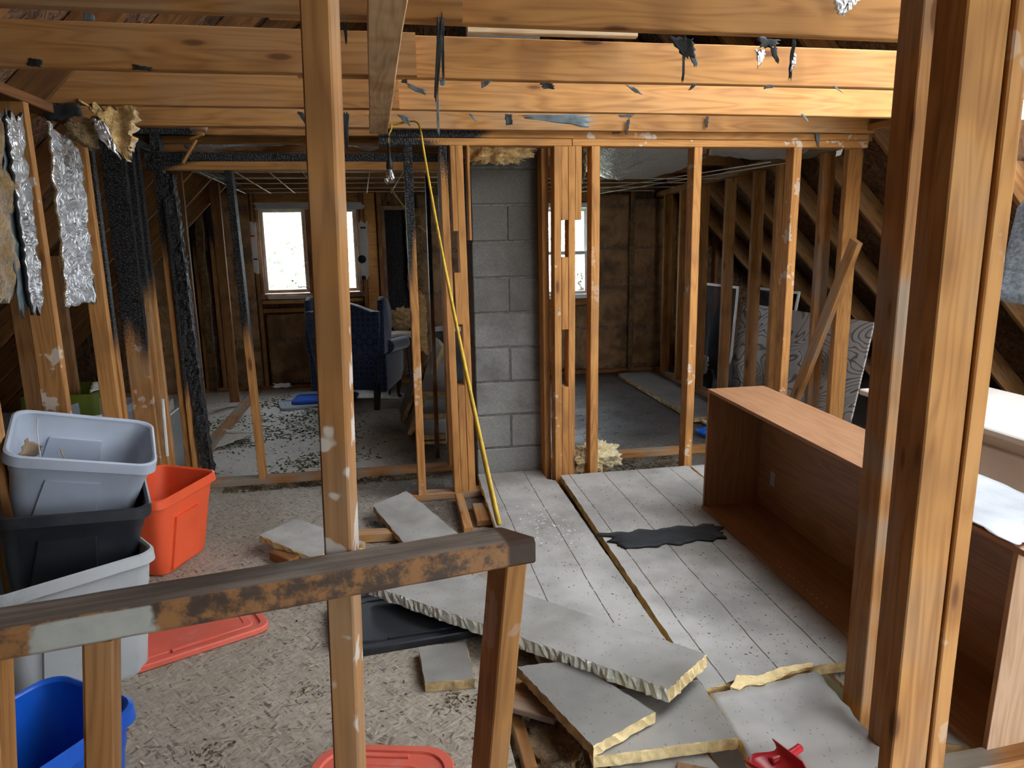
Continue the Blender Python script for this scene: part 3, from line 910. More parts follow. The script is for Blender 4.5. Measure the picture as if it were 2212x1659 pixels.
# unseen wall added behind the viewer, cut back to tune the light
wf = empty('wall_front_unseen', (.8, -1.1, 0)); tag(wf, 'unseen sheathed gable wall added behind the viewer to shape the light', 'wall', kind='structure')
v = [(-3.5, -1.1, -.05), (1.75, -1.1, -.05), (1.75, -1.1, 3.2), (RIDGE[0], -1.1, 4.2), (-3.5, -1.12, -.05), (1.75, -1.12, -.05), (1.75, -1.12, 3.2), (RIDGE[0], -1.12, 4.2)]
mobj('sheathing', v, [(0, 1, 2, 3), (7, 6, 5, 4), (0, 4, 5, 1), (1, 5, 6, 2), (2, 6, 7, 3), (3, 7, 4, 0)], 'osb_roof', wf)
for y in (.2, .82, 1.43, 2.05, 2.66, 3.29, 3.90, 4.54, 5.15, 5.76, 6.37, 6.98):
    rafter(roof_l, -1, y, tone=.85)
    rafter(roof_r, 1, y, tone=.62 if y > 3 else .2, grey=.2)
timber('ridge_board', (RIDGE[0], -1.0, 4.1), (RIDGE[0], 7.4, 4.1), .18, .03, (0, 0, 1), roof_r, tone=.5)

# ---- chimney of concrete blocks
ch = empty('chimney', (.712, 4.3, 0)); tag(ch, 'grey concrete block chimney rising between the partition studs', 'chimney')
cx0, cx1, cy0, cy1 = .510, .914, 4.10, 4.52
box('mortar_core', cx0 + .006, cx1 - .006, cy0 + .006, cy1 - .006, -.02, 4.6, 'mortar', ch, c=0)
zt = 1.45 + .395   # a joint
zb = zt - .2032 * 9
for i in range(22):
    z0 = zb + .2032 * i + .005; z1 = z0 + .1932
    half = (i % 2 == 1)
    if z0 > 4.5: break
    cells = [(cx0, cx0 + .199, cy0, cy0 + .19), (cx0 + .209, cx1, cy0, cy0 + .19)] if half else [(cx0, cx1, cy0, cy0 + .19)]
    cells += [(cx0, cx0 + .19, cy0 + .2, cy1), (cx0 + .2, cx1, cy0 + .2, cy1)]
    for (a, b, c_, d) in cells:
        box('block', a + random.uniform(-.002, .002), b + random.uniform(-.002, .002), c_ + random.uniform(-.003, .001), d, max(z0, -.02), z1, 'concrete_block', ch, c=.006)

# ---- outside
gd = empty('ground', (0, 20, -3.2)); tag(gd, 'pale grass outside below the windows', 'ground', kind='structure')
v, f = boxvf(-60, 60, -60, 80, -3.4, -3.2, 0); mobj('lawn', v, f, 'grass_far', gd)
def tree(lab, x, y, h, r):
    t = empty('tree', (x, y, -3.2)); tag(t, lab, 'tree', 'trees outside the far windows')
    tube('trunk', [(x, y, -3.25), (x + .1, y, -3.2 + h * .3), (x - .1, y + .1, -3.2 + h * .6)], .16, 'bark', t, radii=[.2, .15, .07])
    v = []; f = []
    for k in range(2600):
        d = Vector((random.gauss(0, 1), random.gauss(0, 1), random.gauss(0, 1))).normalized() * (random.random() ** .4)
        c_ = Vector((x + d.x * r, y + d.y * r, -3.2 + h * .62 + d.z * h * .36)); a = Vector((random.gauss(0, 1), random.gauss(0, 1), random.gauss(0, 1))).normalized() * .08
        b = a.orthogonal().normalized() * .06; i = len(v)
        v += [c_ - a, c_ - b, c_ + a, c_ + b]; f.append((i, i + 1, i + 2, i + 3))
    mobj('foliage', v, f, 'leaves', t)
tree('leafy tree outside seen in the casement window', -1.9, 17.0, 6.4, 1.6); tree('leafy tree outside beyond the casement window mullion', -.6, 21.0, 6.5, 1.8); tree('leafy tree outside seen in the white window', 5.4, 19.0, 6.2, 1.8)

# ================================================================ THINGS
# ---- the handrail at the stair head
rd = Vector((.73, .150, 0)).normalized(); rn = Vector((rd.y, -rd.x, 0))      # along the rail, and towards the stairs
hr = empty('handrail', (-.2, 1.06, 0)); tag(hr, 'dark worn wooden handrail on short posts in the foreground', 'handrail')
RZ = .96
ra, rb = Vector((-.80, .915 + .03, RZ - .022)), Vector((.222, 1.131, RZ - .022))
def rail_mesh():
    M, L = frame_matrix(ra, rb, -rn)
    hw, ht = .039, .0225; v = []; f = []
    n = 24
    sec = [(-hw + .006, -ht), (hw - .006, -ht), (hw, -ht + .005), (hw, ht - .005), (hw - .006, ht), (-hw + .007, ht), (-hw, ht - .007), (-hw, -ht + .006)]
    for i in range(n + 1):
        for (a, b) in sec:
            x = L * i / n
            if i == n: x -= max(0, (a + hw) * .55 - .004)           # the far corner is cut off
            v.append((x, a + random.uniform(-1, 1) * .0007, b + random.uniform(-1, 1) * .0007))
    for i in range(n):
        for j in range(8): f.append((i * 8 + j, i * 8 + (j + 1) % 8, (i + 1) * 8 + (j + 1) % 8, (i + 1) * 8 + j))
    f.append(tuple(range(8))[::-1]); f.append(tuple(n * 8 + j for j in range(8)))
    o = mobj('rail', v, f, 'rail_wood', None, M=M); adopt(o, hr)
rail_mesh()
def rail_post(px, name='post', **a):
    top = P(px, 1215 if px > 600 else 1395, Z=RZ - .047)
    s = (top - Vector((ra.x, ra.y, top.z))).dot(rd)
    top = Vector((ra.x, ra.y, 0)) + rd * s - rn * .004; top.z = RZ - .0455
    bot = Vector((top.x - .095, top.y - .01, 0))
    timber(name, bot, top, .038, .085, rd, hr, **a)
rail_post(1118, tone=.28, grey=.2, splash=.15); rail_post(210, tone=.5, grey=.25); rail_post(-20, tone=.12)

# ---- lone stud behind the rail
pa, pb = P(757, 1640, Y=1.165), P(693, 10, Y=1.165)
pt = timber('stud_post', pa.lerp(pb, -1.02) if False else (pa + (pa - pb).normalized() * ((pa.z) / abs((pb - pa).normalized().z))), pb + (pb - pa).normalized() * .25, .043, .085, Vector((1, -.12, 0)), None, tone=.38, splash=.55, grey=.35)
tag(pt, 'weathered lone stud with pale plaster smears standing just behind the dark handrail', 'stud')

# ---- built-up post at the right
bp = empty('built_up_post', (1.15, 1.35, 0)); tag(bp, 'thick post of nailed studs in the right foreground', 'post')
def bpost(xt, yt, xb, yb, wx, wy, z0=0, **a):
    timber('stud', (xb, yb, z0), (xt, yt, 2.05), wx, wy, (1, 0, 0), bp, **a)
bpost(1.370, 1.745, 1.370, 1.745, .038, .089, z0=-.18, tone=.42, grey=.8)
bpost(1.319, 1.569, 1.319, 1.569, .038, .062, z0=-.18, tone=.5, grey=.3)
bpost(1.086, 1.222, 1.086, 1.222, .089, .042, tone=.12, grey=.25)
bpost(1.151, 1.238, 1.151, 1.238, .038, .089, tone=.05, grey=.1, splash=.2)

# ---- board under the joists
sbd = timber('strongback_board', (.048, 1.50, ZJ - .02), (.020, 3.77, ZJ - .02), .088, .036, (1, 0, 0), None, tone=.0, pale=.75, grey=.25)
tag(sbd, 'pale board nailed lengthwise beneath the ceiling joists', 'board')
lt = timber('ledger_board', P(1010, 76, Y=2.64) + Vector((0, 0, .02)), P(1375, 86, Y=2.64) + Vector((0, 0, .02)), .03, .03, (0, 0, 1), None, tone=0, pale=1.0, grey=.3)
tag(lt, 'pale rough strip resting above the second ceiling joist', 'board')

# ---- light bulb and yellow cord
lb = empty('pendant_bulb', P(845, 385, Y=3.55)); tag(lb, 'bare light bulb in a black socket hanging from yellow cord', 'light bulb')
bc = P(843, 384, Y=3.55)
lathe('bulb', [(.001, -.033), (.014, -.031), (.024, -.022), (.029, -.008), (.028, .006), (.022, .022), (.015, .034), (.013, .042)], 'bulb_glass', lb, 20, bc)
lathe('filament_stem', [(.004, 0), (.006, .02), (.008, .04)], 'paper', lb, 8, bc)
lathe('socket', [(.013, .038), (.016, .04), (.017, .055), (.014, .075), (.009, .085), (.007, .14)], 'rubber', lb, 14, bc)
tube('cord', [bc + Vector((0, 0, .13)), bc + Vector((.002, 0, .19)), P(845, 280, Y=3.60), P(846, 268, Y=3.62)], .0045, 'cord_yellow', lb)
tube('tape', [bc + Vector((0, 0, .14)), bc + Vector((.001, 0, .165)), bc + Vector((.002, 0, .19))], .0075, 'rubber', lb)
railend = ra + rd * 1.0 + Vector((0, 0, .022)) - rn * .008
c0_, c1_ = P(908, 280, Y=3.45), railend + Vector((-.004, .012, .03))
sag = [c0_.lerp(c1_, k / 10) - Vector((0, 0, .05 * 4 * (k / 10) * (1 - k / 10))) for k in range(1, 11)]
yc = tube('yellow_cord', [P(797, 248, Y=3.73), P(802, 262, Y=3.70), P(830, 270, Y=3.66), P(858, 268, Y=3.64), P(880, 263, Y=3.60), P(900, 264, Y=3.53), c0_] + sag + [railend + Vector((0, 0, .008))], .0048, 'cord_yellow', None, sub=6)
tag(yc, 'yellow extension cord stretched from the ceiling down to the handrail end', 'cord')
y2 = tube('burnt_cord', [P(842, 405, Y=5.2), P(868, 440, Y=5.4), P(886, 462, Y=5.5)], .006, 'cord_yellow', None)
tag(y2, 'short dull yellow cord slanting from the far ceiling behind the bulb', 'cord')
y3 = tube('thin_wire', [P(905, 487, Y=5.0), P(920, 500, Y=5.0), P(940, 504, Y=4.9), P(962, 490, Y=4.6)], .003, 'window_pale', None)
tag(y3, 'thin brown wire sagging between the studs left of the chimney', 'wire')

# ---- tote bins
def tote(name, L, W, H, mat, M, taper=.86, panel=True, rimh=.035, r=.055):
    t = empty(name, M=M)
    def loop(s, z, ex=0.0): return [(x, y, z) for x, y in rrect(L * s + ex, W * s + ex, r * (.8 + .2 * s))]
    sb_, th = taper, .004
    def sc(z): return sb_ + (1 - sb_) * z / H
    outer = [loop(sb_ * .97, 0), loop(sb_, .012)] + [loop(sc(z), z) for z in (H * .35, H * .70)] + [loop(sc(H * .72) + .018, H * .74), loop(sc(H) + .012, H - .004)]
    inner = [loop(sc(H) - .004, H - .004), loop(sc(H * .74) + .008, H * .74), loop(sc(H * .70) - .022, H * .69), loop(sb_ - .03, .02), loop(sb_ * .9, .008)]
    loft('body', outer + inner, mat, t, cap0=True, cap1=True)
    rim = [loop(1.0, H - .004, -.006), loop(1.0, H, -.002), loop(1.0, H + .004, .012), loop(1.0, H, .026), loop(1.0, H - rimh, .030), loop(1.0, H - rimh, .022), loop(1.0, H - .010, .012), loop(1.0, H - .006, .004)]
    loft('rim', rim, mat, t, cap0=False, cap1=False)
    if panel:
        for sgn in (-1, 1):
            for (hw1, hw0) in ((.23 * L, .29 * L),):
                z0, z1 = .02, H * .70
                y0, y1 = sgn * (W * sc(z0) / 2), sgn * (W * sc(z1) / 2); d = sgn * .011
                v = [(-hw0, y0 + d, z0), (hw0 * .55, y0 + d, z0), (hw1 * .62, y1 + d, z1), (-hw1, y1 + d, z1)]
                v += [(x * 1.06, y - 2.4 * d, z) for x, y, z in v]
                f = [(0, 1, 2, 3), (7, 6, 5, 4), (0, 4, 5, 1), (1, 5, 6, 2), (2, 6, 7, 3), (3, 7, 4, 0)]
                mobj('side_panel', v, f, mat, t, local=True)
    return t
def pose(c, yaw, rx=0, ry=0, H=0):
    M = Matrix.Translation(Vector(c)) @ Matrix.Rotation(math.radians(yaw), 4, 'Z') @ Matrix.Rotation(math.radians(rx), 4, 'X') @ Matrix.Rotation(math.radians(ry), 4, 'Y')
    return M @ Matrix.Translation((0, 0, -H))
tag(tote('storage_tote', .46, .41, .44, 'plastic_grey_old', pose((-1.115, 2.475, 0), 35), taper=.84), 'pale grey storage bin on the floor at the bottom of the stack', 'bin')
tag(tote('storage_tote', .43, .33, .30, 'plastic_black', pose((-1.085, 2.585, .612), 20, 5, 7, .30), taper=.84), 'black plastic storage bin in the middle of the stack', 'bin')
gt = tote('storage_tote', .43, .335, .29, 'plastic_grey', pose((-1.070, 2.69, .785), 17, 14, 15, .29), taper=.84)
tag(gt, 'light blue-grey empty storage bin tilted at the top of the stack', 'bin')
tag(tote('storage_tote', .41, .305, .375, 'plastic_orange', pose((-1.055, 3.365, .385), 68, 3, -1, .375), taper=.80), 'bright orange storage bin standing open behind the stack', 'bin')
tag(tote('storage_tote', .42, .30, .36, 'plastic_blue', pose((-.885, 1.60, .0), 56), taper=.86), 'bright blue storage bin at the lower left beside the handrail post', 'bin')
tag(tote('storage_tote', .44, .32, .30, 'plastic_grey', pose((-1.62, 4.25, .27), 75), taper=.86), 'pale bin half hidden behind the left knee wall studs', 'bin')
cs = sheet('cardboard_scrap', [P(40, 984, Z=.74), P(76, 986, Z=.72), P(94, 964, Z=.765), P(58, 948, Z=.79)], 6, 6, 'cardboard', None, amp=.004, th=.003, rag=.12)
tag(cs, 'torn brown cardboard scrap inside the top grey bin', 'scrap')
tw = tube('twig', [P(148, 1000, Z=.72), P(137, 985, Z=.74), P(131, 970, Z=.765)], .003, 'cardboard', None, seg=6)
tag(tw, 'short bent twig standing inside the top grey bin', 'twig')
tw = tube('twig', [P(88, 988, Z=.73), P(84, 960, Z=.77), P(80, 920, Z=.82), P(82, 888, Z=.86)], .0016, 'window_pale', None, seg=5)
tag(tw, 'thin straw leaning on the inner wall of the top grey bin', 'twig')
pc = sheet('pink_cloth', [P(-30, 1500, Z=.02), P(20, 1500, Z=.06), P(42, 1440, Z=.16), P(0, 1450, Z=.12)], 10, 10, 'cloth_pink', None, amp=.02, th=.008, rag=.1, freq=12)
tag(pc, 'crumpled pale pink cloth above the blue bin', 'cloth')

# ---- lids
def lid(name, L, W, mat, M, r=.05, h=.022):
    t = empty(name, M=M)
    def lp(ex, z): return [(x, y, z) for x, y in rrect(L + ex, W + ex, max(.012, r + ex * .25))]
    loft('skirt', [lp(-.004, 0), lp(0, .001), lp(0, h - .005), lp(-.008, h), lp(-.05, h), lp(-.058, h - .007), lp(-.10, h - .007), lp(-.108, h - .003), lp(-.16, h - .003), lp(-.165, h - .006)], mat, t, cap0=True, cap1=True)
    v, f = boxvf(-L * .16, L * .16, -W * .40, -W * .36, h - .008, h + .002, .001); mobj('handle_ridge', v, f, mat, t, local=True)
    v, f = boxvf(-L * .16, L * .16, W * .36, W * .40, h - .008, h + .002, .001); mobj('handle_ridge', v, f, mat, t, local=True)
    return t
tag(lid('tote_lid', .52, .38, 'plastic_lid_red', pose((-.80, 2.68, .002), 26)), 'dusty red bin lid on the floor beside the grey bin stack', 'lid')
tag(lid('tote_lid', .40, .36, 'plastic_lid_red', pose((-.09, 1.685, .002), -14), r=.09), 'dusty red bin lid at the bottom edge below the lone stud', 'lid')
tag(lid('tote_lid', .60, .42, 'plastic_black', pose((.035, 2.60, .004), 6, 1.5, 0), r=.11, h=.03), 'black plastic bin lid under the end of the foam slab', 'lid')
tag(lid('tote_lid', .56, .36, 'plastic_grey', pose((-.70, 6.62, .002), 12)), 'grey bin lid lying on the far floor beneath a blue lid', 'lid')
tag(lid('tote_lid', .58, .34, 'plastic_blue', pose((-.57, 6.69, .026), -4)), 'bright blue bin lid on the far floor by the armchair', 'lid')
tag(lid('tote_lid', .24, .17, 'plastic_blue', pose((2.36, 4.78, .02), 20, 6, 0)), 'small blue lid at the end of the long dark board', 'lid')

# ---- bookcase on its side
bk = empty('bookcase', (1.73, 2.36, .045)); tag(bk, 'brown laminate bookcase lying on its side with open front', 'bookcase')
bx0, bx1, by0, by1, bz0, bz1 = 1.555, 1.855, 1.43, 3.25, .047, .675
box('side_panel', bx0, bx1, by0, by1, bz0, bz0 + .016, 'laminate', bk, c=.001)
box('side_panel', bx0, bx1, by0, by1, bz1 - .016, bz1, 'laminate', bk, c=.001)
box('end_panel', bx0 + .002, bx1 - .004, by1 - .018, by1 - .002, bz0 + .016, bz1 - .016, 'laminate_end', bk, c=.001)
box('end_panel', bx0 + .002, bx1 - .004, by0 + .03, by0 + .046, bz0 + .016, bz1 - .016, 'chipboard', bk, c=.001)
box('back_panel', bx1 - .004, bx1, by0 + .01, by1, bz0 + .016, bz1 - .016, 'laminate', bk, c=0)
for k in range(11):
    y = 2.55 - k * .032; box('shelf_peg', bx0 + .03, bx0 + .034, y, y + .004, bz0 + .0158, bz0 + .0175, 'paper', bk, c=0)
box('sticker', bx1 - .0055, bx1 - .0045, 3.08, 3.12, .20, .27, 'plastic_film', bk, c=0)
bk.rotation_euler = (math.radians(1.63), 0, 0); bk.location.z += .0115
pf = sheet('plastic_film', [(1.545, 1.44, .672), (1.545, 1.98, .687), (1.86, 1.98, .687), (1.86, 1.44, .672)], 20, 20, 'plastic_film', None, amp=.006, freq=9, th=.001, rag=.03, bdir=(0, 0, 1))
tag(pf, 'whitish plastic film spread over the near end of the bookcase', 'plastic sheet')

# ---- white dresser lying behind the post
ds = empty('white_dresser', (2.7, 2.45, 0)); tag(ds, 'white painted dresser standing behind the thick right post', 'dresser')
box('body', 2.36, 2.92, 2.05, 3.1, 0, .66, 'painted_white', ds, c=.006)
box('top', 2.32, 2.95, 2.01, 3.14, .66, .69, 'painted_white', ds, c=.006)
for z0, z1 in ((.05, .32), (.345, .61)):
    d = box('drawer', 2.345, 2.36, 2.10, 3.05, z0, z1, 'painted_white', ds, c=.006)
    k = lathe('knob', [(.006, 0), (.006, .012), (.014, .02), (.012, .028), (.002, .03)], 'chrome', d, 14, (2.345, 2.57, (z0 + z1) / 2), axis_m=Matrix.Rotation(math.radians(-90), 4, 'Y'))

# ---- rigid foam boards
def zs(y): return .045 + (y - 1.93) * .0285          # top of the big sheets, propped at the partition plate
tag(foam('foam_board', [(.505, 4.07, .074), (.46, 2.1, .046), (.925, 2.1, .046), (.935, 3.86, .071), (.89, 3.9, .0716), (.89, 4.07, .074)], .038, stripe=1), 'narrow pale grey foam sheet running from the chimney toward the handrail', 'foam board')
tag(foam('foam_board', [(.965, 3.865, zs(3.86)), (1.75, 3.865, zs(3.86)), (1.74, 1.93, zs(1.93)), (1.42, 1.935, zs(1.93)), (1.36, 1.935, zs(1.93)), (1.22, 1.905, zs(1.9)), (1.08, 1.92, zs(1.92)), (.94, 1.89, zs(1.89))], .038, mats=('facer', 'foam_brown'), stripe=1), 'wide grey foam sheet on the floor beneath the bookcase', 'foam board')
tag(foam('foam_board', [(1.765, 3.86, zs(3.86)), (2.30, 3.86, zs(3.86)), (2.30, 2.2, zs(2.2)), (1.765, 2.2, zs(2.2))], .038, stripe=1), 'grey foam sheet on the floor behind the bookcase', 'foam board')
bs = sheet('foam_board', [(.945, 1.865, .045), (1.335, 1.90, .05), (1.285, 1.38, .045), (.93, 1.50, .030)], 16, 14, None, mats=['facer', 'foam'], amp=.018, freq=2.6, th=.036, rag=.02, bdir=(0, 0, 1), bulge=-.012)
tag(bs, 'buckled broken foam sheet at the foot of the thick right post', 'foam board')
cr_ = foam('foam_tear', [P(1578, 1482, Z=.052), P(1592, 1458, Z=.055), P(1625, 1464, Z=.055), P(1690, 1440, Z=.055), P(1755, 1431, Z=.055), P(1752, 1440, Z=.052), P(1700, 1452, Z=.052), P(1650, 1474, Z=.052), P(1610, 1476, Z=.052), P(1598, 1487, Z=.050)], .010, mats=('foam', 'foam'), rag=.004, step=.015)
tag(cr_, 'jagged yellow torn foam along the crack in the broken sheet', 'foam scrap')
tag(foam('foam_board', [P(1445, 1488, Z=.135), P(1527, 1413, Z=.14), P(1240, 1318, Z=.13), P(960, 1222, Z=.105), P(795, 1262, Z=.095)], .046, mats=('facer', 'foam_white', 'foam'), emat={0: 2}, rag=.006, step=.012, soil=.18), 'long dusty foam slab with white crumbly edge lying across the pile', 'foam board')
tag(foam('foam_board', [P(1118, 1440, Z=.09), P(1281, 1612, Z=.088), P(1415, 1538, Z=.09), P(1235, 1425, Z=.088)], .036, mats=('facer', 'foam', 'foam_brown'), emat={0: 2}, rag=.004, step=.015, soil=.45), 'dark dusty foam slab with yellow cut end beneath the long slab', 'foam board')
tag(foam('foam_board', [P(1282, 1634, Z=.048), P(1595, 1592, Z=.05), P(1508, 1468, Z=.048), P(1240, 1500, Z=.046)], .038, rag=.003, step=.015, soil=.3), 'lowest grey foam slab with broad yellow edge near the red scoop', 'foam board')
tag(foam('foam_board', [P(1340, 1690, Z=.005), P(1560, 1665, Z=.005), P(1500, 1600, Z=.006), P(1310, 1640, Z=.006)], .036, soil=.35), 'grey foam slab peeking out at the bottom edge', 'foam board')
tag(foam('foam_board', [P(905, 1398, Z=.034), P(1005, 1385, Z=.034), P(1024, 1466, Z=.034), P(918, 1474, Z=.034)], .034, mats=('facer', 'foam_brown'), soil=.45), 'small dirty foam offcut on the floor in front of the black lid', 'foam board')
tag(foam('foam_board', [P(805, 1092, Z=.085), P(878, 1060, Z=.09), P(990, 1152, Z=.055), P(872, 1172, Z=.05)], .032, mats=('facer', 'foam_brown'), rag=.006, soil=.15), 'grey foam board behind the handrail left of the floor opening', 'foam board')
tag(foam('foam_board', [P(560, 1156, Z=.095), P(640, 1120, Z=.09), P(790, 1172, Z=.04), P(668, 1202, Z=.05)], .032, mats=('facer', 'foam_brown'), rag=.006, soil=.12), 'tilted foam board left of the lone stud behind the handrail', 'foam board')
tag(foam('foam_board', [(2.40, 7.1, .045), (2.76, 7.17, .045), (2.66, 5.14, .05), (2.365, 5.13, .05)], .036, mats=('facer', 'foam_brown'), rag=.006, soil=.72), 'long dark foam board lying on the sooty floor of the right room', 'foam board')
tag(foam('foam_board', [P(1680, 1510, Z=.02) + Vector((.75, .12, 0)), P(2020, 1600, Z=.03), P(2230, 1640, Z=.05), P(2230, 1560, Z=.05)], .036, soil=.1), 'foam sheet edge poking out at the lower right below the bookcase end', 'foam board')
# propped pile beside the chimney
DY = Vector((0, .5, 0)); la, lb_ = P(880, 938, Y=5.15), P(953, 748, Y=5.15)
tag(foam('foam_board', [la, lb_, lb_ + DY, la + DY], .036, soil=.05), 'foam board leaning steeply on the pile left of the chimney', 'foam board')
tag(foam('foam_board', [P(908, 846, Y=4.95), P(966, 846, Y=4.95), P(968, 760, Y=5.4), P(930, 760, Y=5.4)], .04, soil=.1), 'uppermost grey foam board on the pile left of the chimney', 'foam board')
for k, (yy, lab) in enumerate(((903, 'second foam board up in the pile left of the chimney'), (948, 'foam board just above the floor in the pile left of the chimney'), (962, 'lowest foam board on the floor in the pile left of the chimney'))):
    a = P(898 + 6 * k, yy - 8, Y=5.05); b = P(964, yy - 10, Y=5.02)
    tag(foam('foam_board', [a, b, b + Vector((.05, .45, .0)), a + Vector((.02, .45, .0))], .036, soil=.35), lab, 'foam board')
tag(foam('foam_board', [P(866, 912, Y=5.42), P(906, 800, Y=5.42), P(906, 800, Y=5.42) + Vector((0, .35, .02)), P(866, 912, Y=5.42) + Vector((0, .35, .02))], .035, mats=('facer', 'foam_brown'), soil=.4, rag=.01), 'short burnt foam board slumped at the left of the propped pile', 'foam board')
ts = sheet('tar_strip', [P(1288, 1153, Z=.083), P(1360, 1183, Z=.083), P(1575, 1160, Z=.083), P(1540, 1131, Z=.085)], 8, 24, 'tar_paper', None, amp=.004, freq=9, th=.006, rag=.10, bdir=(0, 0, 1))
tag(ts, 'torn black roofing strip lying on the wide foam sheet', 'roofing strip')

# ---- loose timber on the floor
def lum(lab, p0, p1, w_, t_, side=(0, 0, 1), name='lumber_offcut', **a):
    return tag(timber(name, p0, p1, w_, t_, side, None, **a), lab, 'lumber')
lum('pale wood block lying in the floor opening by the partition plate', P(992, 1074, Z=.03), P(1012, 1150, Z=.03), .045, .045, tone=.15, grey=.5)
lum('short brown board lying beside the narrow foam sheet edge', P(1040, 1092, Z=.02), P(1052, 1130, Z=.02), .10, .03, (1, 0, 0), tone=.5, grey=.8)
lum('light wood strip between the two small foam boards', P(752, 1160, Z=.025), P(880, 1152, Z=.025), .07, .045, (0, 1, 0), tone=.0, grey=.6)
lum('dark wood block propping the tilted foam board', P(598, 1195, Z=.025), P(640, 1212, Z=.025), .08, .045, (0, 1, 0), tone=.8)
lum('weathered grey plank under the dark dusty foam slab', P(1060, 1488, Z=.02), P(1215, 1530, Z=.025), .14, .022, (0, 1, 0), tone=.5, grey=1)
lum('old grey plank at the lower right corner', P(2030, 1668, Z=.03), P(2260, 1625, Z=.05), .07, .05, (0, 1, 0), tone=.4, grey=1.5)
lum('charred plank beneath the lowest foam slab', (.62, 1.30, -.01), (.78, 1.62, 0), .09, .03, (1, 0, 0), tone=.85, grey=.3)

# ---- red scoop
dp = empty('red_scoop', P(1632, 1665, Z=.01)); tag(dp, 'broken red plastic scoop under the buckled foam sheet', 'scoop')
def scoop():
    v = []; f = []; n = 14; m = 6
    for j in range(m + 1):
        for i in range(n + 1):
            a = math.pi * (i / n); r = .055 + .012 * j / m
            v.append((math.cos(a) * r, -.10 * (1 - j / m) - .02 * math.sin(a * 3), .07 - math.sin(a) * (.055 - .02 * j / m)))
    k = n + 1
    for j in range(m):
        for i in range(n): f.append((j * k + i, j * k + i + 1, (j + 1) * k + i + 1, (j + 1) * k + i))
    b = P(1634, 1665, Z=.01)
    o = mobj('pan', v, f, 'plastic_red', None, smooth=True, M=Matrix.Translation(b) @ Matrix.Rotation(math.radians(25), 4, 'Z')); adopt(o, dp)
    o.modifiers.new('thick', 'SOLIDIFY').thickness = .004
scoop()
tube('handle', [P(1722, 1628, Z=.05) + Vector((.02, .02, 0)), P(1705, 1630, Z=.05), P(1665, 1645, Z=.045)], .012, 'plastic_red', dp)

# ---- armchair
def armchair():
    M = Matrix.Translation((-.345, 6.30, 0)) @ Matrix.Rotation(math.radians(-17.6), 4, 'Z')
    t = empty('armchair', M=M); tag(t, 'navy blue damask wing armchair seen from behind in the far room', 'armchair')
    def ext_y(name, out, y0, y1, mat, lean=0.0, c=.012):
        # outline in x,z lofted along y with softened edges
        cx = sum(p[0] for p in out) / len(out); cz = sum(p[1] for p in out) / len(out)
        def ring(y, s): return [(cx + (x - cx) * s, y + lean * z, cz + (z - cz) * s) for x, z in out]
        o = loft(name, [ring(y0, .95), ring(y0 + c * .4, .985), ring(y0 + c, 1), ring(y1 - c, 1), ring(y1 - c * .4, .985), ring(y1, .95)], mat, t)
        return o
    def ext_x(name, out, x0, x1, mat, c=.012):
        cy = sum(p[0] for p in out) / len(out); cz = sum(p[1] for p in out) / len(out)
        def ring(x, s): return [(x, cy + (y - cy) * s, cz + (z - cz) * s) for y, z in out]
        return loft(name, [ring(x0, .94), ring(x0 + c * .4, .98), ring(x0 + c, 1), ring(x1 - c, 1), ring(x1 - c * .4, .98), ring(x1, .94)], mat, t)
    top = []
    for i in range(25):
        u = -1 + 2 * i / 24
        z = .90 + .045 * math.cos(u * math.pi * .9) + (.012 if abs(u) > .9 else 0)
        top.append((u * .325, z))
    bk_ = [(-.26, .18)] + [(-.285, .4), (-.325, .75)] + top + [(.325, .75), (.285, .4), (.26, .18)]
    ext_y('backrest', bk_, 0, .11, 'damask', lean=-.06)
    wing = [(-.02, .50), (.02, .96), (.08, .99), (.17, .965), (.24, .88), (.25, .74), (.20, .62), (.16, .50)]
    for s in (-1, 1): ext_x('wing', wing, s * .325 - .03, s * .325 + .03, 'damask')
    side = [(.02, .16), (.02, .56), (.30, .53), (.58, .50), (.585, .40), (.56, .26), (.48, .19)]
    for s in (-1, 1):
        ext_x('arm_panel', side, s * .315 - .035, s * .315 + .035, 'damask')
        o = tube_local('arm_roll', [(s * .345, .10, .55), (s * .35, .35, .535), (s * .355, .595, .52)], .058, 'damask', t, seg=14)
        o.matrix_basis = Matrix.Translation(o.matrix_basis.translation)
    ext_y('seat_base', [(-.28, .17), (-.28, .32), (.28, .32), (.28, .17)], .08, .56, 'damask')
    ext_y('cushion', [(-.27, .325), (-.28, .37), (-.26, .43), (0, .45), (.26, .43), (.28, .37), (.27, .325)], .10, .60, 'damask', c=.03)
    for s in (-1, 1):
        v = [(s * .25 - .022, .0, 0), (s * .25 + .022, .0, 0), (s * .25 + .022, .04, 0), (s * .25 - .022, .04, 0), (s * .25 - .026, .03, .2), (s * .25 + .026, .03, .2), (s * .25 + .026, .08, .2), (s * .25 - .026, .08, .2)]
        mobj('rear_leg', v, boxvf(0, 1, 0, 1, 0, 1)[1], 'chair_leg', t, local=True)
        tube_local('front_leg', [(s * .29, .53, .21), (s * .30, .555, .15), (s * .295, .54, .08), (s * .292, .55, .03), (s * .297, .575, .006)], .02, 'chair_leg', t, radii=[.034, .03, .018, .014, .02], seg=10)
armchair()

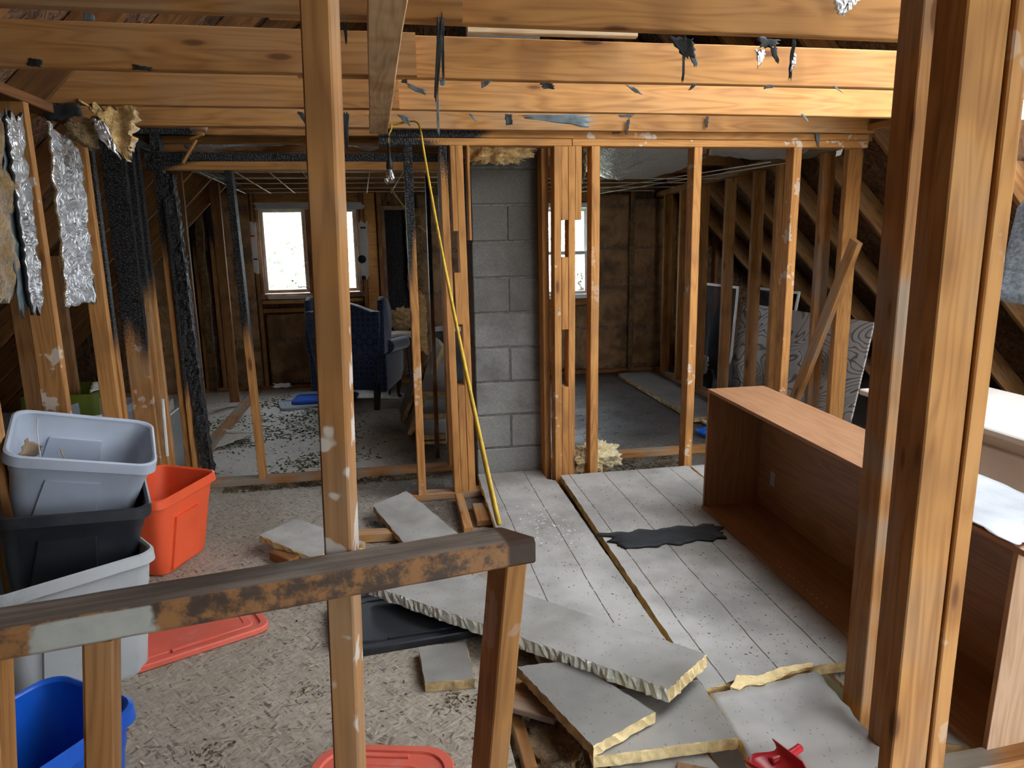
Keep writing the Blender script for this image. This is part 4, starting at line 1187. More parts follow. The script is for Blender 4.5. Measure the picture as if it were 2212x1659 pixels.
# ---- round stool behind the chair
st = empty('round_stool', (.13, 6.95, 0)); tag(st, 'round stool with pale worn seat beside the armchair', 'stool')
lathe('seat', [(.13, .545), (.15, .552), (.155, .565), (.152, .582), (.135, .592), (.05, .595), (.002, .595)], 'stool_top', st, 30, (.13, 6.95, 0))
lathe('seat_ring', [(.11, .522), (.125, .525), (.125, .545), (.11, .545)], 'metal_dark', st, 24, (.13, 6.95, 0))
for k in range(4):
    a = math.radians(45 + 90 * k); c, s_ = math.cos(a), math.sin(a)
    tube('leg', [(.13 + c * .09, 6.95 + s_ * .09, .53), (.13 + c * .12, 6.95 + s_ * .12, .3), (.13 + c * .165, 6.95 + s_ * .165, .005)], .009, 'metal_dark', st)
tube('foot_ring', [(.13 + math.cos(a) * .135, 6.95 + math.sin(a) * .135, .2) for a in [2 * math.pi * i / 16 for i in range(17)]], .006, 'metal_dark', st, sub=1)

# ---- grey bin standing on end by the foam pile
tg = tote('storage_tote', .34, .26, .42, 'tarp', pose((.56, 5.55, .36), 10, -8, 5), taper=.85, panel=False)
tag(tg, 'dark grey bin with pale rim standing on the foam pile', 'bin')
tg.children[1].data.materials[0] = MAT['plastic_white']

# ---- insulation
def batt(lab, q, nu, nv, mat, name='insulation_batt', cat='insulation', **k): return tag(sheet(name, q, nu, nv, mat, None, **k), lab, cat)
# kraft faced batts of the gable wall
bays = [(-2.36, -1.8, 0, 1.95, 'leftmost kraft paper batt in the far wall corner'), (-1.58, -1.23, .04, 1.95, 'sagging kraft paper batt left of the casement window'), (W1[0] + .02, -.70, .05, .76, 'kraft paper batt below the casement window'), (-.68, W1[1] - .01, .05, .76, 'kraft paper batt below the window behind the armchair'),
        (.375, .79, .04, 1.9, 'kraft paper batt beside the boarded opening left of the chimney'), (.845, 1.41, .04, 1.9, 'kraft paper batt hidden behind the chimney'), (1.52, 2.20, .05, .74, 'kraft paper batt below the white window'), (2.27, 2.61, .04, 1.9, 'sooty kraft paper batt right of the white window'), (2.665, 3.09, .04, 1.85, 'kraft paper batt in the far right corner')]
for (a, b, z0, z1, lab) in bays:
    batt(lab, [(a, YF + .012, z0), (b, YF + .012, z0), (b, YF + .012, z1), (a, YF + .012, z1)], 14, 34, 'kraft_paper', amp=.020, freq=6, th=.012, bulge=.012, bdir=(0, -1, 0))
for lab, x, z0, z1, w_, m in (('strip of mouldy fluff between studs left of the casement window', -1.70, .05, 1.9, .07, 'fiberglass_dark'), ('strip of mouldy fluff between studs right of the white window', 2.64, .06, 1.85, .05, 'fiberglass_dark'), ('yellow torn fluff above the stool', .34, .95, 1.75, .16, 'fiberglass_dark'), ('yellow fluff slumped beside the stool', .36, .30, .92, .14, 'fiberglass')):
    batt(lab, [(x - w_ / 2, YF - .03, z0), (x + w_ / 2, YF - .03, z0), (x + w_ / 2, YF - .02, z1), (x - w_ / 2, YF - .02, z1)], 8, 40, m, amp=.05, freq=11, th=.05, rag=.10, bdir=(0, -1, 0))
tag(blob('insulation_clump', P(868, 690, Y=7.15), (.13, .10, .10), 'fiberglass', amp=.5), 'shaggy clump of yellow insulation above the stool', 'insulation')
batt('bright torn strip showing through the far wall beside the charred stud', [P(508, 600, Y=7.36), P(520, 612, Y=7.36), P(524, 530, Y=7.36), P(512, 540, Y=7.36)], 4, 8, 'fiberglass_pale', amp=.01, freq=12, th=.01, rag=.2)
# foil faced batts in the left knee wall
batt('long shiny foil batt hanging between the left knee wall studs', [P(143, 662, X=-1.262), P(203, 652, X=-1.262), P(172, 330, X=-1.262), P(100, 262, X=-1.262)], 16, 60, None, mats=['foil', 'fiberglass_dark'], amp=.014, freq=16, th=.012, rag=.02, sharp=True, bdir=(1, 0, 0))
batt('narrow crumpled foil strip at the left edge beside a dark flap', [P(62, 668, X=-1.262), P(92, 672, X=-1.262), P(42, 260, X=-1.262), P(5, 245, X=-1.262)], 8, 50, None, mats=['foil', 'tar_paper'], amp=.016, freq=16, th=.012, rag=.06, sharp=True, bdir=(1, 0, 0))
batt('bluish black vapour barrier flap behind the narrow foil strip', [P(42, 672, X=-1.275), P(68, 668, X=-1.275), P(32, 260, X=-1.275), P(-5, 245, X=-1.275)], 6, 40, 'tar_grey', amp=.016, freq=14, th=.004, rag=.1, name='vapour_barrier', cat='vapour barrier')
batt('thick yellow insulation batt at the far left edge', [P(-60, 655, X=-1.285), P(38, 650, X=-1.285), P(18, 260, X=-1.285), P(-70, 230, X=-1.285)], 14, 40, 'fiberglass_dark', amp=.04, freq=9, th=.05, rag=.05, bulge=.02, bdir=(1, 0, 0))
batt('dark tarred edge of the long foil batt', [P(200, 655, X=-1.28), P(212, 650, X=-1.28), P(190, 380, X=-1.28), P(176, 340, X=-1.28)], 4, 30, 'tar_grey', amp=.006, freq=14, th=.004, rag=.06, name='vapour_barrier', cat='vapour barrier')
# torn batt at the upper left corner
batt('torn amber insulation hanging from the ceiling at the upper left', [P(262, 335, Y=3.28), P(282, 330, Y=3.28), P(290, 228, Y=3.28), P(188, 228, Y=3.28)], 18, 18, 'fiberglass', amp=.05, freq=9, th=.06, rag=.22, bdir=(0, -1, 0))
batt('grey foil flap folded under the torn amber insulation', [P(215, 300, Y=3.22), P(262, 345, Y=3.22), P(225, 262, Y=3.22), P(198, 255, Y=3.22)], 8, 12, 'foil', amp=.012, freq=14, th=.003, rag=.1, name='foil_flap', cat='foil')
batt('dark matted insulation beneath the plate at the upper left', [P(150, 300, Y=3.3), P(205, 322, Y=3.3), P(200, 252, Y=3.3), P(140, 262, Y=3.3)], 12, 12, 'fiberglass_dark', amp=.03, freq=10, th=.05, rag=.15, bdir=(0, -1, 0))
batt('black foil backed flap at the upper left corner', [P(100, 262, Y=3.26), P(178, 250, Y=3.26), P(172, 224, Y=3.26), P(82, 224, Y=3.26)], 10, 8, 'tar_paper', amp=.015, freq=10, th=.003, rag=.15, name='vapour_barrier', cat='vapour barrier')
# over the chimney
tag(blob('insulation_clump', P(1072, 322, Y=4.0), (.185, .075, .075), 'fiberglass', amp=.45, freq=3.5), 'amber insulation stuffed above the chimney top', 'insulation')
tag(blob('insulation_clump', P(1145, 306, Y=4.02), (.11, .06, .035), 'fiberglass_dark', amp=.4), 'dark insulation wad above the chimney right corner', 'insulation')
batt('dark tarred paper strip slanting under the chimney insulation', [P(1020, 352, Y=3.99), P(1060, 345, Y=3.99), P(1128, 312, Y=3.99), P(1062, 330, Y=3.99)], 10, 6, 'tar_grey', amp=.006, th=.004, rag=.1, name='vapour_barrier', cat='vapour barrier')
tag(blob('insulation_clump', P(1252, 345, Y=4.15), (.035, .06, .13), 'fiberglass_dark', amp=.4), 'dark insulation tuft hanging right of the chimney studs', 'insulation')
# on the floor
tag(blob('insulation_clump', P(1283, 988, Y=4.02), (.145, .10, .085), 'fiberglass_pale', amp=.38, freq=2.6, flat=.004), 'fluffy pale yellow insulation lump on the floor by the right studs', 'insulation')
tag(blob('insulation_clump', (.52, 1.80, -.09), (.20, .30, .085), 'fiberglass_dark', amp=.35, freq=3), 'dirty insulation batt in the opened floor bay', 'insulation')
# hanging foil blankets of the far ceiling
def blanket(lab, near, far, nu, amp, mats=('foil_dull', 'tar_grey')):
    """near and far edges as lists of points; a sagging sheet between"""
    n = len(near); v = []; f = []; nv = 14; sd = random.random() * 50
    for j in range(nv + 1):
        t_ = j / nv
        for i in range(nu + 1):
            u = i / nu * (n - 1); k = min(int(u), n - 2); fr_ = u - k
            p = near[k].lerp(near[k + 1], fr_).lerp(far[k].lerp(far[k + 1], fr_), t_)
            q = p * 9 + Vector((sd, 0, 0))
            p = p + Vector((0, 0, (1 - 2 * abs(mnoise.noise(q))) * amp + mnoise.noise(q * .3) * amp))
            v.append(p)
    N = len(v); m = nu + 1; v += [p + Vector((0, 0, .004)) for p in v]; fm = []
    for j in range(nv):
        for i in range(nu):
            a = j * m + i; f.append((a, a + m, a + m + 1, a + 1)); fm.append(0); f.append((N + a, N + a + 1, N + a + m + 1, N + a + m)); fm.append(1)
    for i in range(nu):
        f.append((i, i + 1, N + i + 1, N + i)); a = nv * m + i; f.append((a, N + a, N + a + 1, a + 1)); fm += [1, 1]
    for j in range(nv):
        a = j * m; f.append((a, N + a, N + a + m, a + m)); b = a + nu; f.append((b, b + m, N + b + m, N + b)); fm += [1, 1]
    return tag(mobj('foil_blanket', v, f, list(mats), None, smooth=True, fm=fm), lab, 'insulation')
blanket('large crinkled foil blanket sagging from the ceiling of the right room', [P(x, 302, Y=4.16) for x in (1262, 1330, 1400, 1470, 1530)], [P(1262, 372, Y=5.35), P(1320, 390, Y=5.35), P(1400, 388, Y=5.35), P(1470, 370, Y=5.35), P(1525, 342, Y=5.35)], 40, .012)
blanket('narrower foil blanket under the ceiling near the right knee wall', [P(x, 306, Y=4.16) for x in (1535, 1640, 1740, 1850)], [P(1530, 338, Y=4.8), P(1640, 345, Y=4.8), P(1740, 345, Y=4.7), P(1850, 330, Y=4.6)], 36, .010)
blanket('smoky foil blanket sagging above the charred header', [P(x, 288, Y=4.52) for x in (385, 460, 560, 670)], [P(400, 324, Y=5.0), P(455, 333, Y=5.0), P(560, 322, Y=5.0), P(665, 306, Y=5.0)], 40, .012)
blanket('small soot stained foil strip above the charred stud cluster', [P(x, 292, Y=4.52) for x in (285, 310, 340)], [P(285, 312, Y=4.9), P(310, 320, Y=4.9), P(342, 322, Y=4.9)], 12, .010)
blanket('torn foil strip above the header near the hanging bulb', [P(x, 295, Y=4.52) for x in (735, 775, 818)], [P(738, 320, Y=4.7), P(780, 328, Y=4.7), P(818, 328, Y=4.7)], 14, .016)
# frost like plastic around the casement window
batt('crumpled white plastic along the top of the casement window', [P(548, 452, Y=7.38), P(785, 452, Y=7.38), P(782, 436, Y=7.38), P(548, 437, Y=7.38)], 40, 5, 'plastic_film', amp=.02, freq=14, th=.002, rag=.05, name='plastic_strip', cat='plastic sheet')
# printed wrap flaps beside the window
def flap(lab, q, marks):
    t = empty('paper_flap', q[0]); tag(t, lab, 'paper')
    adopt(sheet('wrap', q, 8, 16, 'paper', None, amp=.006, freq=8, th=.002, rag=.05, bdir=(0, -1, 0)), t)
    for kind, c, r in marks:
        c = Vector(c)
        if kind == 'disc': lathe('print_mark', [(.001, 0), (r, 0), (r, .002), (.001, .002)], 'ink', t, 20, c, axis_m=Matrix.Rotation(math.radians(90), 4, 'X'))
        else: box('print_mark', c.x - r, c.x + r, c.y - .002, c.y, c.z - r * .35, c.z + r * .35, 'ink' if kind == 'bar' else 'plastic_red', t, c=0)
flap('white printed wrap flap right of the casement window', [P(780, 605, Y=7.36), P(798, 600, Y=7.36), P(794, 480, Y=7.36), P(772, 478, Y=7.36)], [('disc', P(782, 560, Y=7.335), .04), ('disc', P(786, 600, Y=7.335), .022), ('bar', P(784, 492, Y=7.335), .025)])
flap('white printed wrap flap left of the casement window', [P(548, 590, Y=7.36), P(560, 590, Y=7.36), P(552, 478, Y=7.36), P(538, 480, Y=7.36)], [('bar', P(552, 560, Y=7.335), .02), ('red', P(545, 510, Y=7.335), .02)])
batt('pale torn strip on the sill below the casement window', [P(580, 647, Y=7.38), P(700, 645, Y=7.38), P(700, 638, Y=7.38), P(575, 640, Y=7.38)], 20, 3, 'paper', amp=.008, freq=12, th=.002, name='plastic_strip', cat='plastic sheet')
batt('pale crumpled wad on the far floor under the window', [P(590, 838, Y=7.2), P(628, 836, Y=7.2), P(626, 826, Y=7.25), P(592, 828, Y=7.25)], 8, 4, 'paper', amp=.02, freq=12, th=.004, rag=.1, name='paper_wad', cat='paper')

# ---- scraps of vapour barrier stapled to the joists
JF = {'A': 1.985, 'B': 2.645, 'C': 3.28, 'D': 3.825, 'P': 3.868}
def scrap(lab, j, pts, mat='tar_paper', amp=.008):
    y = JF[j]
    tag(sheet('vapour_barrier_scrap', [P(px, py, Y=y) for px, py in pts], 7, 7, mat, None, amp=amp, freq=22, th=.0015, rag=.16, bdir=(0, -1, 0)), lab, 'scrap')
scrap('black scrap dangling below the nearest joist at the upper left', 'A', [(180, 45), (205, 44), (203, 30), (182, 26)], 'tar_grey')
scrap('small black scrap on the second joist near its left end', 'B', [(60, 142), (90, 146), (93, 130), (62, 125)])
scrap('flat black scrap under the second joist left of the lone stud', 'B', [(285, 150), (328, 153), (325, 145), (283, 138)])
scrap('thin black strip hanging just right of the lone stud', 'A', [(746, 95), (750, 95), (750, 48), (740, 48)])
scrap('long black ribbon hanging down past three joists', 'A', [(938, 215), (946, 215), (958, 42), (944, 40)], amp=.012)
scrap('second thin black ribbon beside the long hanging one', 'A', [(955, 170), (960, 168), (960, 42), (952, 42)])
scrap('frayed grey tail below the long black ribbon', 'C', [(945, 290), (950, 290), (948, 212), (942, 212)], 'tar_grey')
scrap('broad black flap hanging from the nearest joist above the right studs', 'A', [(1480, 126), (1502, 124), (1500, 84), (1446, 80)])
scrap('narrow black ribbon in front of the broad black flap', 'A', [(1473, 172), (1478, 172), (1482, 75), (1476, 75)])
scrap('torn grey tip below the broad black flap', 'A', [(1500, 145), (1508, 140), (1504, 120), (1490, 120)], 'tar_grey')
scrap('striped dark flap folded under the nearest joist', 'A', [(1640, 104), (1672, 100), (1688, 86), (1638, 78)])
scrap('silver grey scrap hanging left of the striped flap tail', 'A', [(1638, 146), (1654, 120), (1650, 106), (1632, 108)], 'foil')
scrap('black pointed tail of the striped flap', 'A', [(1676, 134), (1683, 132), (1676, 98), (1660, 100)])
scrap('slim black ribbon with silver belly hanging near the thick post', 'A', [(1704, 170), (1710, 168), (1718, 90), (1710, 88)])
scrap('pale foil sliver beside the slim ribbon near the thick post', 'A', [(1706, 155), (1718, 142), (1720, 118), (1713, 112)], 'foil')
scrap('crumpled foil tongue at the top edge near the thick post', 'A', [(1812, 36), (1828, 30), (1862, -6), (1798, -6)], 'foil', .014)
scrap('zigzag grey scrap under the second joist beside the nailed board', 'B', [(880, 188), (918, 206), (922, 196), (884, 180)], 'tar_grey')
scrap('black curled scrap at the nailed board edge', 'B', [(866, 178), (880, 180), (880, 170), (868, 172)])
scrap('small square scrap right of the long ribbon', 'B', [(952, 184), (962, 184), (961, 172), (948, 170)], 'tar_grey')
scrap('folded dark scrap under the second joist above the chimney left side', 'B', [(1040, 190), (1048, 188), (1062, 176), (1040, 176)], 'tar_grey')
scrap('dark scrap under the second joist above the chimney right side', 'B', [(1172, 191), (1197, 192), (1196, 180), (1168, 178)])
scrap('long grey scrap slanting under the second joist', 'B', [(1372, 200), (1390, 205), (1372, 190), (1350, 183)], 'tar_grey')
scrap('small black curl under the second joist above the middle right stud', 'B', [(1488, 194), (1493, 194), (1508, 181), (1496, 180)])
scrap('dark flat scrap under the second joist toward the right', 'B', [(1650, 192), (1672, 189), (1672, 183), (1654, 184)])
scrap('thin grey scrap under the second joist beside the thick post', 'B', [(1816, 198), (1822, 202), (1806, 186), (1798, 186)], 'tar_grey')
scrap('long grey tape like scrap on the third joist above the chimney', 'C', [(1136, 256), (1275, 276), (1278, 248), (1134, 248)], 'tar_grey')
scrap('dark folded scrap on the third joist beside the bulb cord', 'C', [(872, 264), (886, 272), (882, 252), (858, 246)], 'tar_grey')
scrap('black hooked strip hanging left of the bulb cord', 'C', [(748, 322), (752, 322), (754, 244), (736, 242)])
scrap('black curved strip left of the lone stud under the third joist', 'C', [(660, 268), (664, 266), (654, 242), (640, 241)])
scrap('small brown grey scrap under the third joist', 'C', [(1026, 262), (1031, 261), (1020, 246), (1011, 245)], 'tar_grey')
scrap('dark bow shaped scrap above the chimney middle', 'C', [(1094, 270), (1108, 269), (1106, 247), (1090, 246)])
scrap('black sliver scrap hanging above the right chimney studs', 'D', [(1351, 289), (1356, 289), (1361, 256), (1354, 258)])
scrap('flat black scrap under the third joist right of the chimney', 'C', [(1338, 253), (1362, 254), (1370, 247), (1334, 248)])
scrap('narrow black curl over the middle right stud', 'D', [(1524, 275), (1529, 274), (1531, 252), (1525, 250)])
scrap('thin grey curl under the third joist near the thick post', 'C', [(1744, 263), (1748, 263), (1735, 247), (1729, 247)], 'tar_grey')
scrap('blue grey triangular scrap on the top plate near the thick post', 'P', [(1767, 316), (1770, 316), (1771, 285), (1760, 284)], 'tar_grey')
scrap('black staple flag on the top plate right of the chimney', 'P', [(1325, 288), (1340, 288), (1338, 280), (1328, 280)])
scrap('torn white scrap hanging from the right ceiling corner', 'P', [(1806, 338), (1818, 334), (1820, 322), (1806, 326)], 'plastic_film')
for lab, a, b in (('splintered pale wood sliver above the charred header', (412, 300), (440, 290)), ('pale split stick hanging at the charred header', (395, 352), (424, 302))):
    lum(lab, P(*a, Y=4.3), P(*b, Y=4.28), .012, .02, (0, 0, 1), name='wood_sliver', tone=-.3)
gl = tube('clamped_pipe', [P(410, 273, Y=4.2), P(430, 276, Y=4.2), P(448, 280, Y=4.2)], .018, 'chipboard', None)
tag(gl, 'short sooty fitting on the ceiling above the charred header', 'fitting')

# ---- string grid of the far ceiling
sg = empty('string_grid', (-.4, 5.8, 1.94)); tag(sg, 'white string grid stretched under the far left ceiling', 'string grid')
for y in (4.85, 5.2, 5.65, 6.15, 6.7, 7.2): tube('string', [(-1.2, y, 1.925 - (y - 4.8) * .004), (.5, y + .02, 1.925)], .0045, 'string_white', sg, seg=5)
for k, x in enumerate((-1.15, -.92, -.70, -.48, -.25, -.03, .2)): tube('string', [(x, 4.6, 1.93), (x - .07, 7.25, 1.915)], .0045, 'string_white', sg, seg=5)
sg = empty('string_grid', (1.9, 5.9, 1.93)); tag(sg, 'white string grid under the ceiling of the right room', 'string grid')
for y in (5.5, 5.9, 6.4, 6.9): tube('string', [(1.1, y, 1.90), (2.7, y + .05, 1.90)], .004, 'string_white', sg, seg=5)
for x0, x1 in ((1.3, 1.5), (1.7, 1.9), (2.6, 1.9), (2.75, 2.2)): tube('string', [(x0, 4.6, 1.93), (x1, 7.2, 1.89)], .004, 'string_white', sg, seg=5)

# ---- things stored along the right knee wall
pw = box('plywood_sheet', 0, 1.55, 0, .012, 0, .84, 'weathered_plywood', None, c=.001)
def lean_sheet(o, base, along, tilt):
    al = Vector(along).normalized(); up = (Vector((0, 0, 1)) + Vector((al.y, -al.x, 0)) * tilt).normalized(); nn = al.cross(up)
    o.matrix_basis = Matrix(((al.x, nn.x, up.x, base[0]), (al.y, nn.y, up.y, base[1]), (al.z, nn.z, up.z, base[2]), (0, 0, 0, 1)))
v, f = boxvf(0, 1.62, 0, .012, 0, .86, .001); bpy.data.objects.remove(pw)
pw = mobj('plywood_sheet', v, f, 'weathered_plywood', None, M=Matrix()); lean_sheet(pw, (2.99, 5.86, .02), (.05, -1, 0), -.18)
tag(pw, 'whitish plywood sheet with swirling grain leaning behind the right studs', 'plywood')
def screen(lab, M, W_, H_, fill='screen_mesh', fm='plastic_white'):
    t = empty('window_screen', M=M); tag(t, lab, 'window screen')
    for (a, b, c_, d) in ((0, .022, 0, H_), (W_ - .022, W_, 0, H_), (.022, W_ - .022, 0, .022), (.022, W_ - .022, H_ - .022, H_)):
        v, f = boxvf(a, b, 0, .014, c_, d, .001); mobj('frame_bar', v, f, fm, t, local=True)
    if fill:
        v, f = boxvf(.022, W_ - .022, .006, .008, .022, H_ - .022, 0); mobj('mesh', v, f, fill, t, local=True)
    return t
sm = MAT['screen_mesh']; nt_ = sm.node_tree
trn = nt_.nodes.new('ShaderNodeBsdfTransparent'); mxs = nt_.nodes.new('ShaderNodeMixShader'); mxs.inputs[0].default_value = .45
nt_.links.new(trn.outputs[0], mxs.inputs[1]); nt_.links.new(nt_.nodes['Principled BSDF'].outputs[0], mxs.inputs[2]); nt_.links.new(mxs.outputs[0], nt_.nodes['Material Output'].inputs[0])
def lean_M(base, along, tilt):
    al = Vector(along).normalized(); up = (Vector((0, 0, 1)) + Vector((al.y, -al.x, 0)) * tilt).normalized(); nn = al.cross(up)
    return Matrix(((al.x, nn.x, up.x, base[0]), (al.y, nn.y, up.y, base[1]), (al.z, nn.z, up.z, base[2]), (0, 0, 0, 1)))
screen('pale framed window screen leaning behind the right studs', lean_M((2.96, 6.42, .02), (.05, -1, 0), -.06), .62, 1.0)
screen('second window screen leaning behind the plywood sheet', lean_M((3.06, 5.9, .02), (.05, -1, 0), -.16), .72, 1.0)
tp = sheet('tarp', [(2.97, 6.30, .02), (2.96, 5.60, .02), (3.04, 5.95, .72), (3.06, 6.25, .80)], 20, 26, 'tarp', None, amp=.05, freq=6, th=.004, rag=.05, bdir=(-1, 0, 0))
tag(tp, 'dark crumpled tarp slumped against the right knee wall', 'tarp')
wp = sheet('paper_bag', [P(1500, 812, X=2.93), P(1525, 806, X=2.93), P(1530, 770, X=2.95), P(1512, 768, X=2.95)], 8, 8, 'paper', None, amp=.02, freq=14, th=.004, rag=.15)
tag(wp, 'crumpled white paper bag on the dark tarp', 'paper')
bkt = empty('bucket', (3.16, 7.0, 0)); tag(bkt, 'grey ribbed bucket in the far right corner', 'bucket')
lathe('body', [(.12, 0), (.125, .005), (.14, .26), (.147, .262), (.147, .28), (.141, .282), (.148, .30), (.148, .32), (.142, .325), (.137, .32), (.12, .02), (.002, .015)], 'plastic_grey_old', bkt, 28, (3.16, 7.0, 0))
shf = empty('small_rack', (3.1, 6.45, 0)); tag(shf, 'small brown rack with a blue folder behind the right studs', 'rack')
for (y0) in (6.36, 6.62): box('upright', 3.02, 3.06, y0, y0 + .03, 0, .75, 'chipboard', shf, c=.002)
box('shelf', 3.0, 3.2, 6.34, 6.67, .42, .44, 'chipboard', shf, c=.002)
fo = empty('folder', (3.08, 6.5, .44)); tag(fo, 'blue folder standing on the small brown rack', 'folder')
box('cover', 3.05, 3.10, 6.45, 6.58, .441, .68, 'plastic_blue', fo, c=.003); box('spine_label', 3.048, 3.05, 6.49, 6.54, .5, .58, 'paper', fo, c=0)
for k, (xa, ya, lab) in enumerate(((3.12, 6.78, 'grey stick leaning in the far right corner'), (3.18, 6.68, 'rough pale stick leaning beside the grey stick'))):
    lum(lab, (xa, ya, 0), (xa + .02, ya + .1 - .5 * k, 1.25), .03, .03, (1, 0, 0), name='stick', tone=.5, grey=1)
lum('light metal rod lying at the end of the long dark board', P(1508, 905, Z=.02), P(1560, 930, Z=.02), .03, .02, (0, 1, 0), name='trim_rod', mat='plastic_white')
lum('thin pale slat leaning near the tarp', P(1488, 812, X=2.88), P(1502, 770, X=2.9), .02, .008, (0, 1, 0), name='slat', mat='plastic_white')

# ---- things stored behind the left knee wall
gb = empty('green_crate', (-1.85, 4.55, .40)); tag(gb, 'yellow green crate seen between the left studs', 'crate')
for (a, b, c_, d, e, g, nm) in ((-2.05, -1.68, 4.38, 4.40, .40, .62, 'side'), (-2.05, -1.68, 4.78, 4.80, .40, .62, 'side'), (-1.70, -1.68, 4.40, 4.78, .40, .62, 'side'), (-2.05, -2.03, 4.40, 4.78, .40, .62, 'side'), (-2.05, -1.68, 4.38, 4.80, .385, .40, 'bottom')):
    box(nm, a, b, c_, d, e, g, 'plastic_green', gb, c=.002)
cb = empty('cardboard_box', (-1.8, 4.55, 0)); tag(cb, 'brown cardboard box under the green crate', 'box')
box('body', -2.08, -1.62, 4.32, 4.85, 0, .385, 'cardboard', cb, c=.004); sheet('flap', [(-1.62, 4.36, .383), (-1.62, 4.8, .383), (-1.50, 4.8, .34), (-1.50, 4.36, .34)], 4, 4, 'cardboard', cb, amp=.006, th=.004)
tag(sheet('paper_sheet', [P(196, 846, X=-1.62), P(236, 838, X=-1.62), P(240, 822, X=-1.72), P(200, 826, X=-1.72)], 8, 5, 'paper', None, amp=.015, freq=12, th=.003, rag=.1), 'crumpled white papers spilling below the green crate', 'paper')
fc = empty('file_box', (-1.42, 4.75, 0)); tag(fc, 'grey plastic drawer box between the charred studs and the bins', 'box')
box('body', -1.58, -1.36, 4.62, 4.92, 0, .40, 'plastic_grey_old', fc, c=.006)
for k in range(3): box('drawer', -1.56, -1.38, 4.61, 4.62, .03 + .12 * k, .13 + .12 * k, 'plastic_grey', fc, c=.003)
tag(box('carton', -1.56, -1.38, 4.66, 4.88, .40, .47, 'cardboard_pale', None, c=.004), 'pale carton on top of the grey drawer box', 'box')
wr_ = lum('white plastic rod leaning on the scorched stud', P(352, 862, Y=4.0), P(362, 985, Y=4.0), .014, .014, (1, 0, 0), name='plastic_rod', mat='plastic_white')

# ---- cardboard on the far floor
cf = sheet('cardboard_sheet', [P(392, 965, Z=.004), P(455, 972, Z=.012), P(545, 938, Z=.05), P(478, 926, Z=.006)], 14, 14, 'cardboard_pale', None, amp=.012, freq=4, th=.004, rag=.06, bdir=(0, 0, 1))
tag(cf, 'curled pale cardboard sheet on the far floor left of the armchair', 'cardboard')
ct_ = sheet('cardboard_strip', [P(475, 932, Z=.03), P(545, 942, Z=.03), P(540, 934, Z=.05), P(480, 926, Z=.04)], 8, 3, 'cardboard_pale', None, amp=.006, th=.004, bdir=(0, 0, 1))
tag(ct_, 'narrow curled strip on the pale cardboard sheet', 'cardboard')

# ---- roofing sheet and roof edge beyond the thick post
rs = empty('roofing_sheet', P(2180, 640, Y=2.45)); tag(rs, 'grey granular roofing sheet hanging at the right edge', 'roofing')

for (q, m, nm) in (([P(2148, 648, Y=2.45), P(2290, 668, Y=2.3), P(2290, 330, Y=2.35), P(2196, 452, Y=2.5)], 'shingle', 'granule_face'),):
    sheet(nm, q, 10, 10, m, rs, amp=.01, freq=3, th=.006, rag=.01, bdir=(0, -1, 0))
rp = sheet('roof_felt_panel', [P(2120, 345, Y=2.9), P(2290, 350, Y=2.8), P(2290, 255, Y=2.8), P(2120, 262, Y=2.9)], 6, 6, 'osb_roof', None, amp=.004, th=.012, rag=.02, bdir=(0, -1, 0))
tag(rp, 'ragged strand board remnant beneath the joist at the right edge', 'board')

# ---- litter
def litter(name, lab, mat, pts, size, flat=.25, long=2.0):
    v = []; f = []
    for p in pts:
        a = random.random() * 6.283; sx_ = size * random.uniform(.4, 1.3) * long; sy_ = size * random.uniform(.3, 1.0); h_ = size * flat * random.uniform(.3, 1.2)
        c, s_ = math.cos(a), math.sin(a); i = len(v); tl = random.uniform(-.4, .4) * sx_ * flat
        for (x, y, z) in ((-sx_, -sy_ * .6, 0), (sx_, -sy_, abs(tl) * 0 + max(0, tl)), (sx_ * .8, sy_, max(0, tl)), (-sx_ * .9, sy_ * .7, 0), (0, 0, h_ + max(0, tl))):
            v.append((p[0] + x * c - y * s_, p[1] + x * s_ + y * c, p[2] + z))
        f += [(i, i + 1, i + 4), (i + 1, i + 2, i + 4), (i + 2, i + 3, i + 4), (i + 3, i, i + 4), (i + 3, i + 2, i + 1, i)]
    o = mobj(name, v, f, mat, None); tag(o, lab, 'debris', kind='stuff')
def fl(n, x0, x1, y0, y1, z=.001): return [(random.uniform(x0, x1), random.uniform(y0, y1), z) for _ in range(n)]
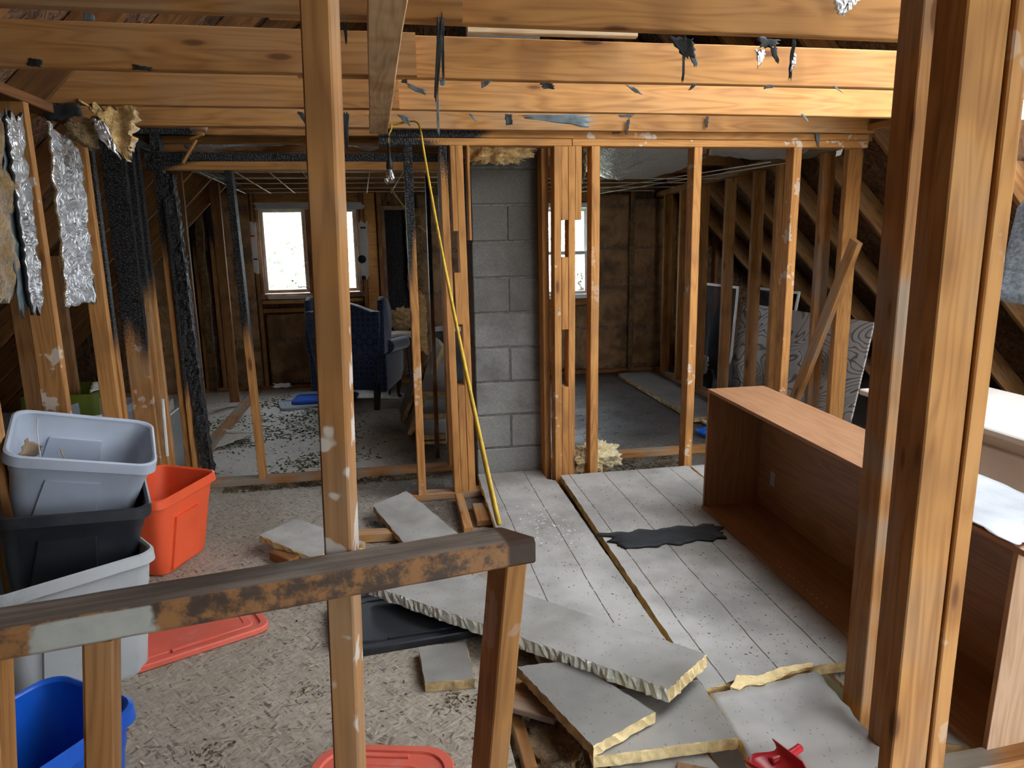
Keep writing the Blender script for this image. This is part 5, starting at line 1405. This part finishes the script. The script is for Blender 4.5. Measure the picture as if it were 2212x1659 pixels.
def cl(n, clumps, sx_, sy_, z=.001):
    out = []
    for _ in range(n):
        c = random.choice(clumps); out.append((c[0] + random.gauss(0, sx_), c[1] + random.gauss(0, sy_), z))
    return out
mc_ = [(*P(px, py, Z=0)[:2],) for px, py in ((640, 905), (700, 920), (660, 935), (740, 945), (600, 930), (690, 890), (730, 915), (640, 1005), (700, 1000), (520, 960), (745, 985), (600, 870), (560, 905), (470, 915))]
litter('moss_litter', 'dark green mossy litter on the far floor beside the armchair', 'moss', cl(1700, mc_, .10, .13), .0075, .7)
litter('leaf_litter', 'dark leaf crumbs over the far floor', 'dry_leaf', fl(380, -1.6, .4, 4.5, 7.2) + fl(350, 1.2, 2.6, 4.6, 7.0), .006, .5)
litter('straw_litter', 'pale straw and wood chips on the subfloor near the bins', 'wood_chip', [p for p in fl(700, -1.2, .25, 1.3, 4.2)], .0042, .25, 2.8)
litter('dirt_crumbs', 'dark dirt crumbs on the subfloor near the bins', 'dry_leaf', fl(500, -1.2, .28, 1.3, 4.3) + cl(160, [(-.55, 1.95), (-.30, 2.2), (.15, 2.05), (-.1, 3.6)], .03, .03), .0035, .5)
def onsheet(p): return (p[0], p[1], zs(p[1]) + .001)
litter('plaster_bits', 'white plaster bits on the narrow foam sheet', 'paper', [(p[0], p[1], .046 + (p[1] - 2.1) * .0142 + .001) for p in cl(90, [(.72, 3.25), (.66, 3.35), (.78, 3.12)], .06, .10)], .006, .6, 1.0)
litter('foam_crumbs', 'tan crumbs and chips on the wide foam sheet', 'wood_chip', [onsheet(p) for p in fl(150, 1.0, 1.5, 2.0, 3.8)] , .0032, .4, 1.6)
litter('dark_crumbs', 'dark crumbs scattered over the wide foam sheet', 'dry_leaf', [onsheet(p) for p in fl(200, 1.0, 1.54, 2.0, 3.8)] + [(p[0], p[1], .046 + (p[1] - 2.1) * .0142 + .001) for p in fl(160, .52, .92, 2.15, 4.0)], .003, .4, 1.6)
litter('floor_crumbs', 'crumbled debris along the rear partition plate', 'dry_leaf', fl(500, -1.0, .3, 4.28, 4.38) + fl(300, 1.15, 1.9, 4.1, 4.37), .009, .7)
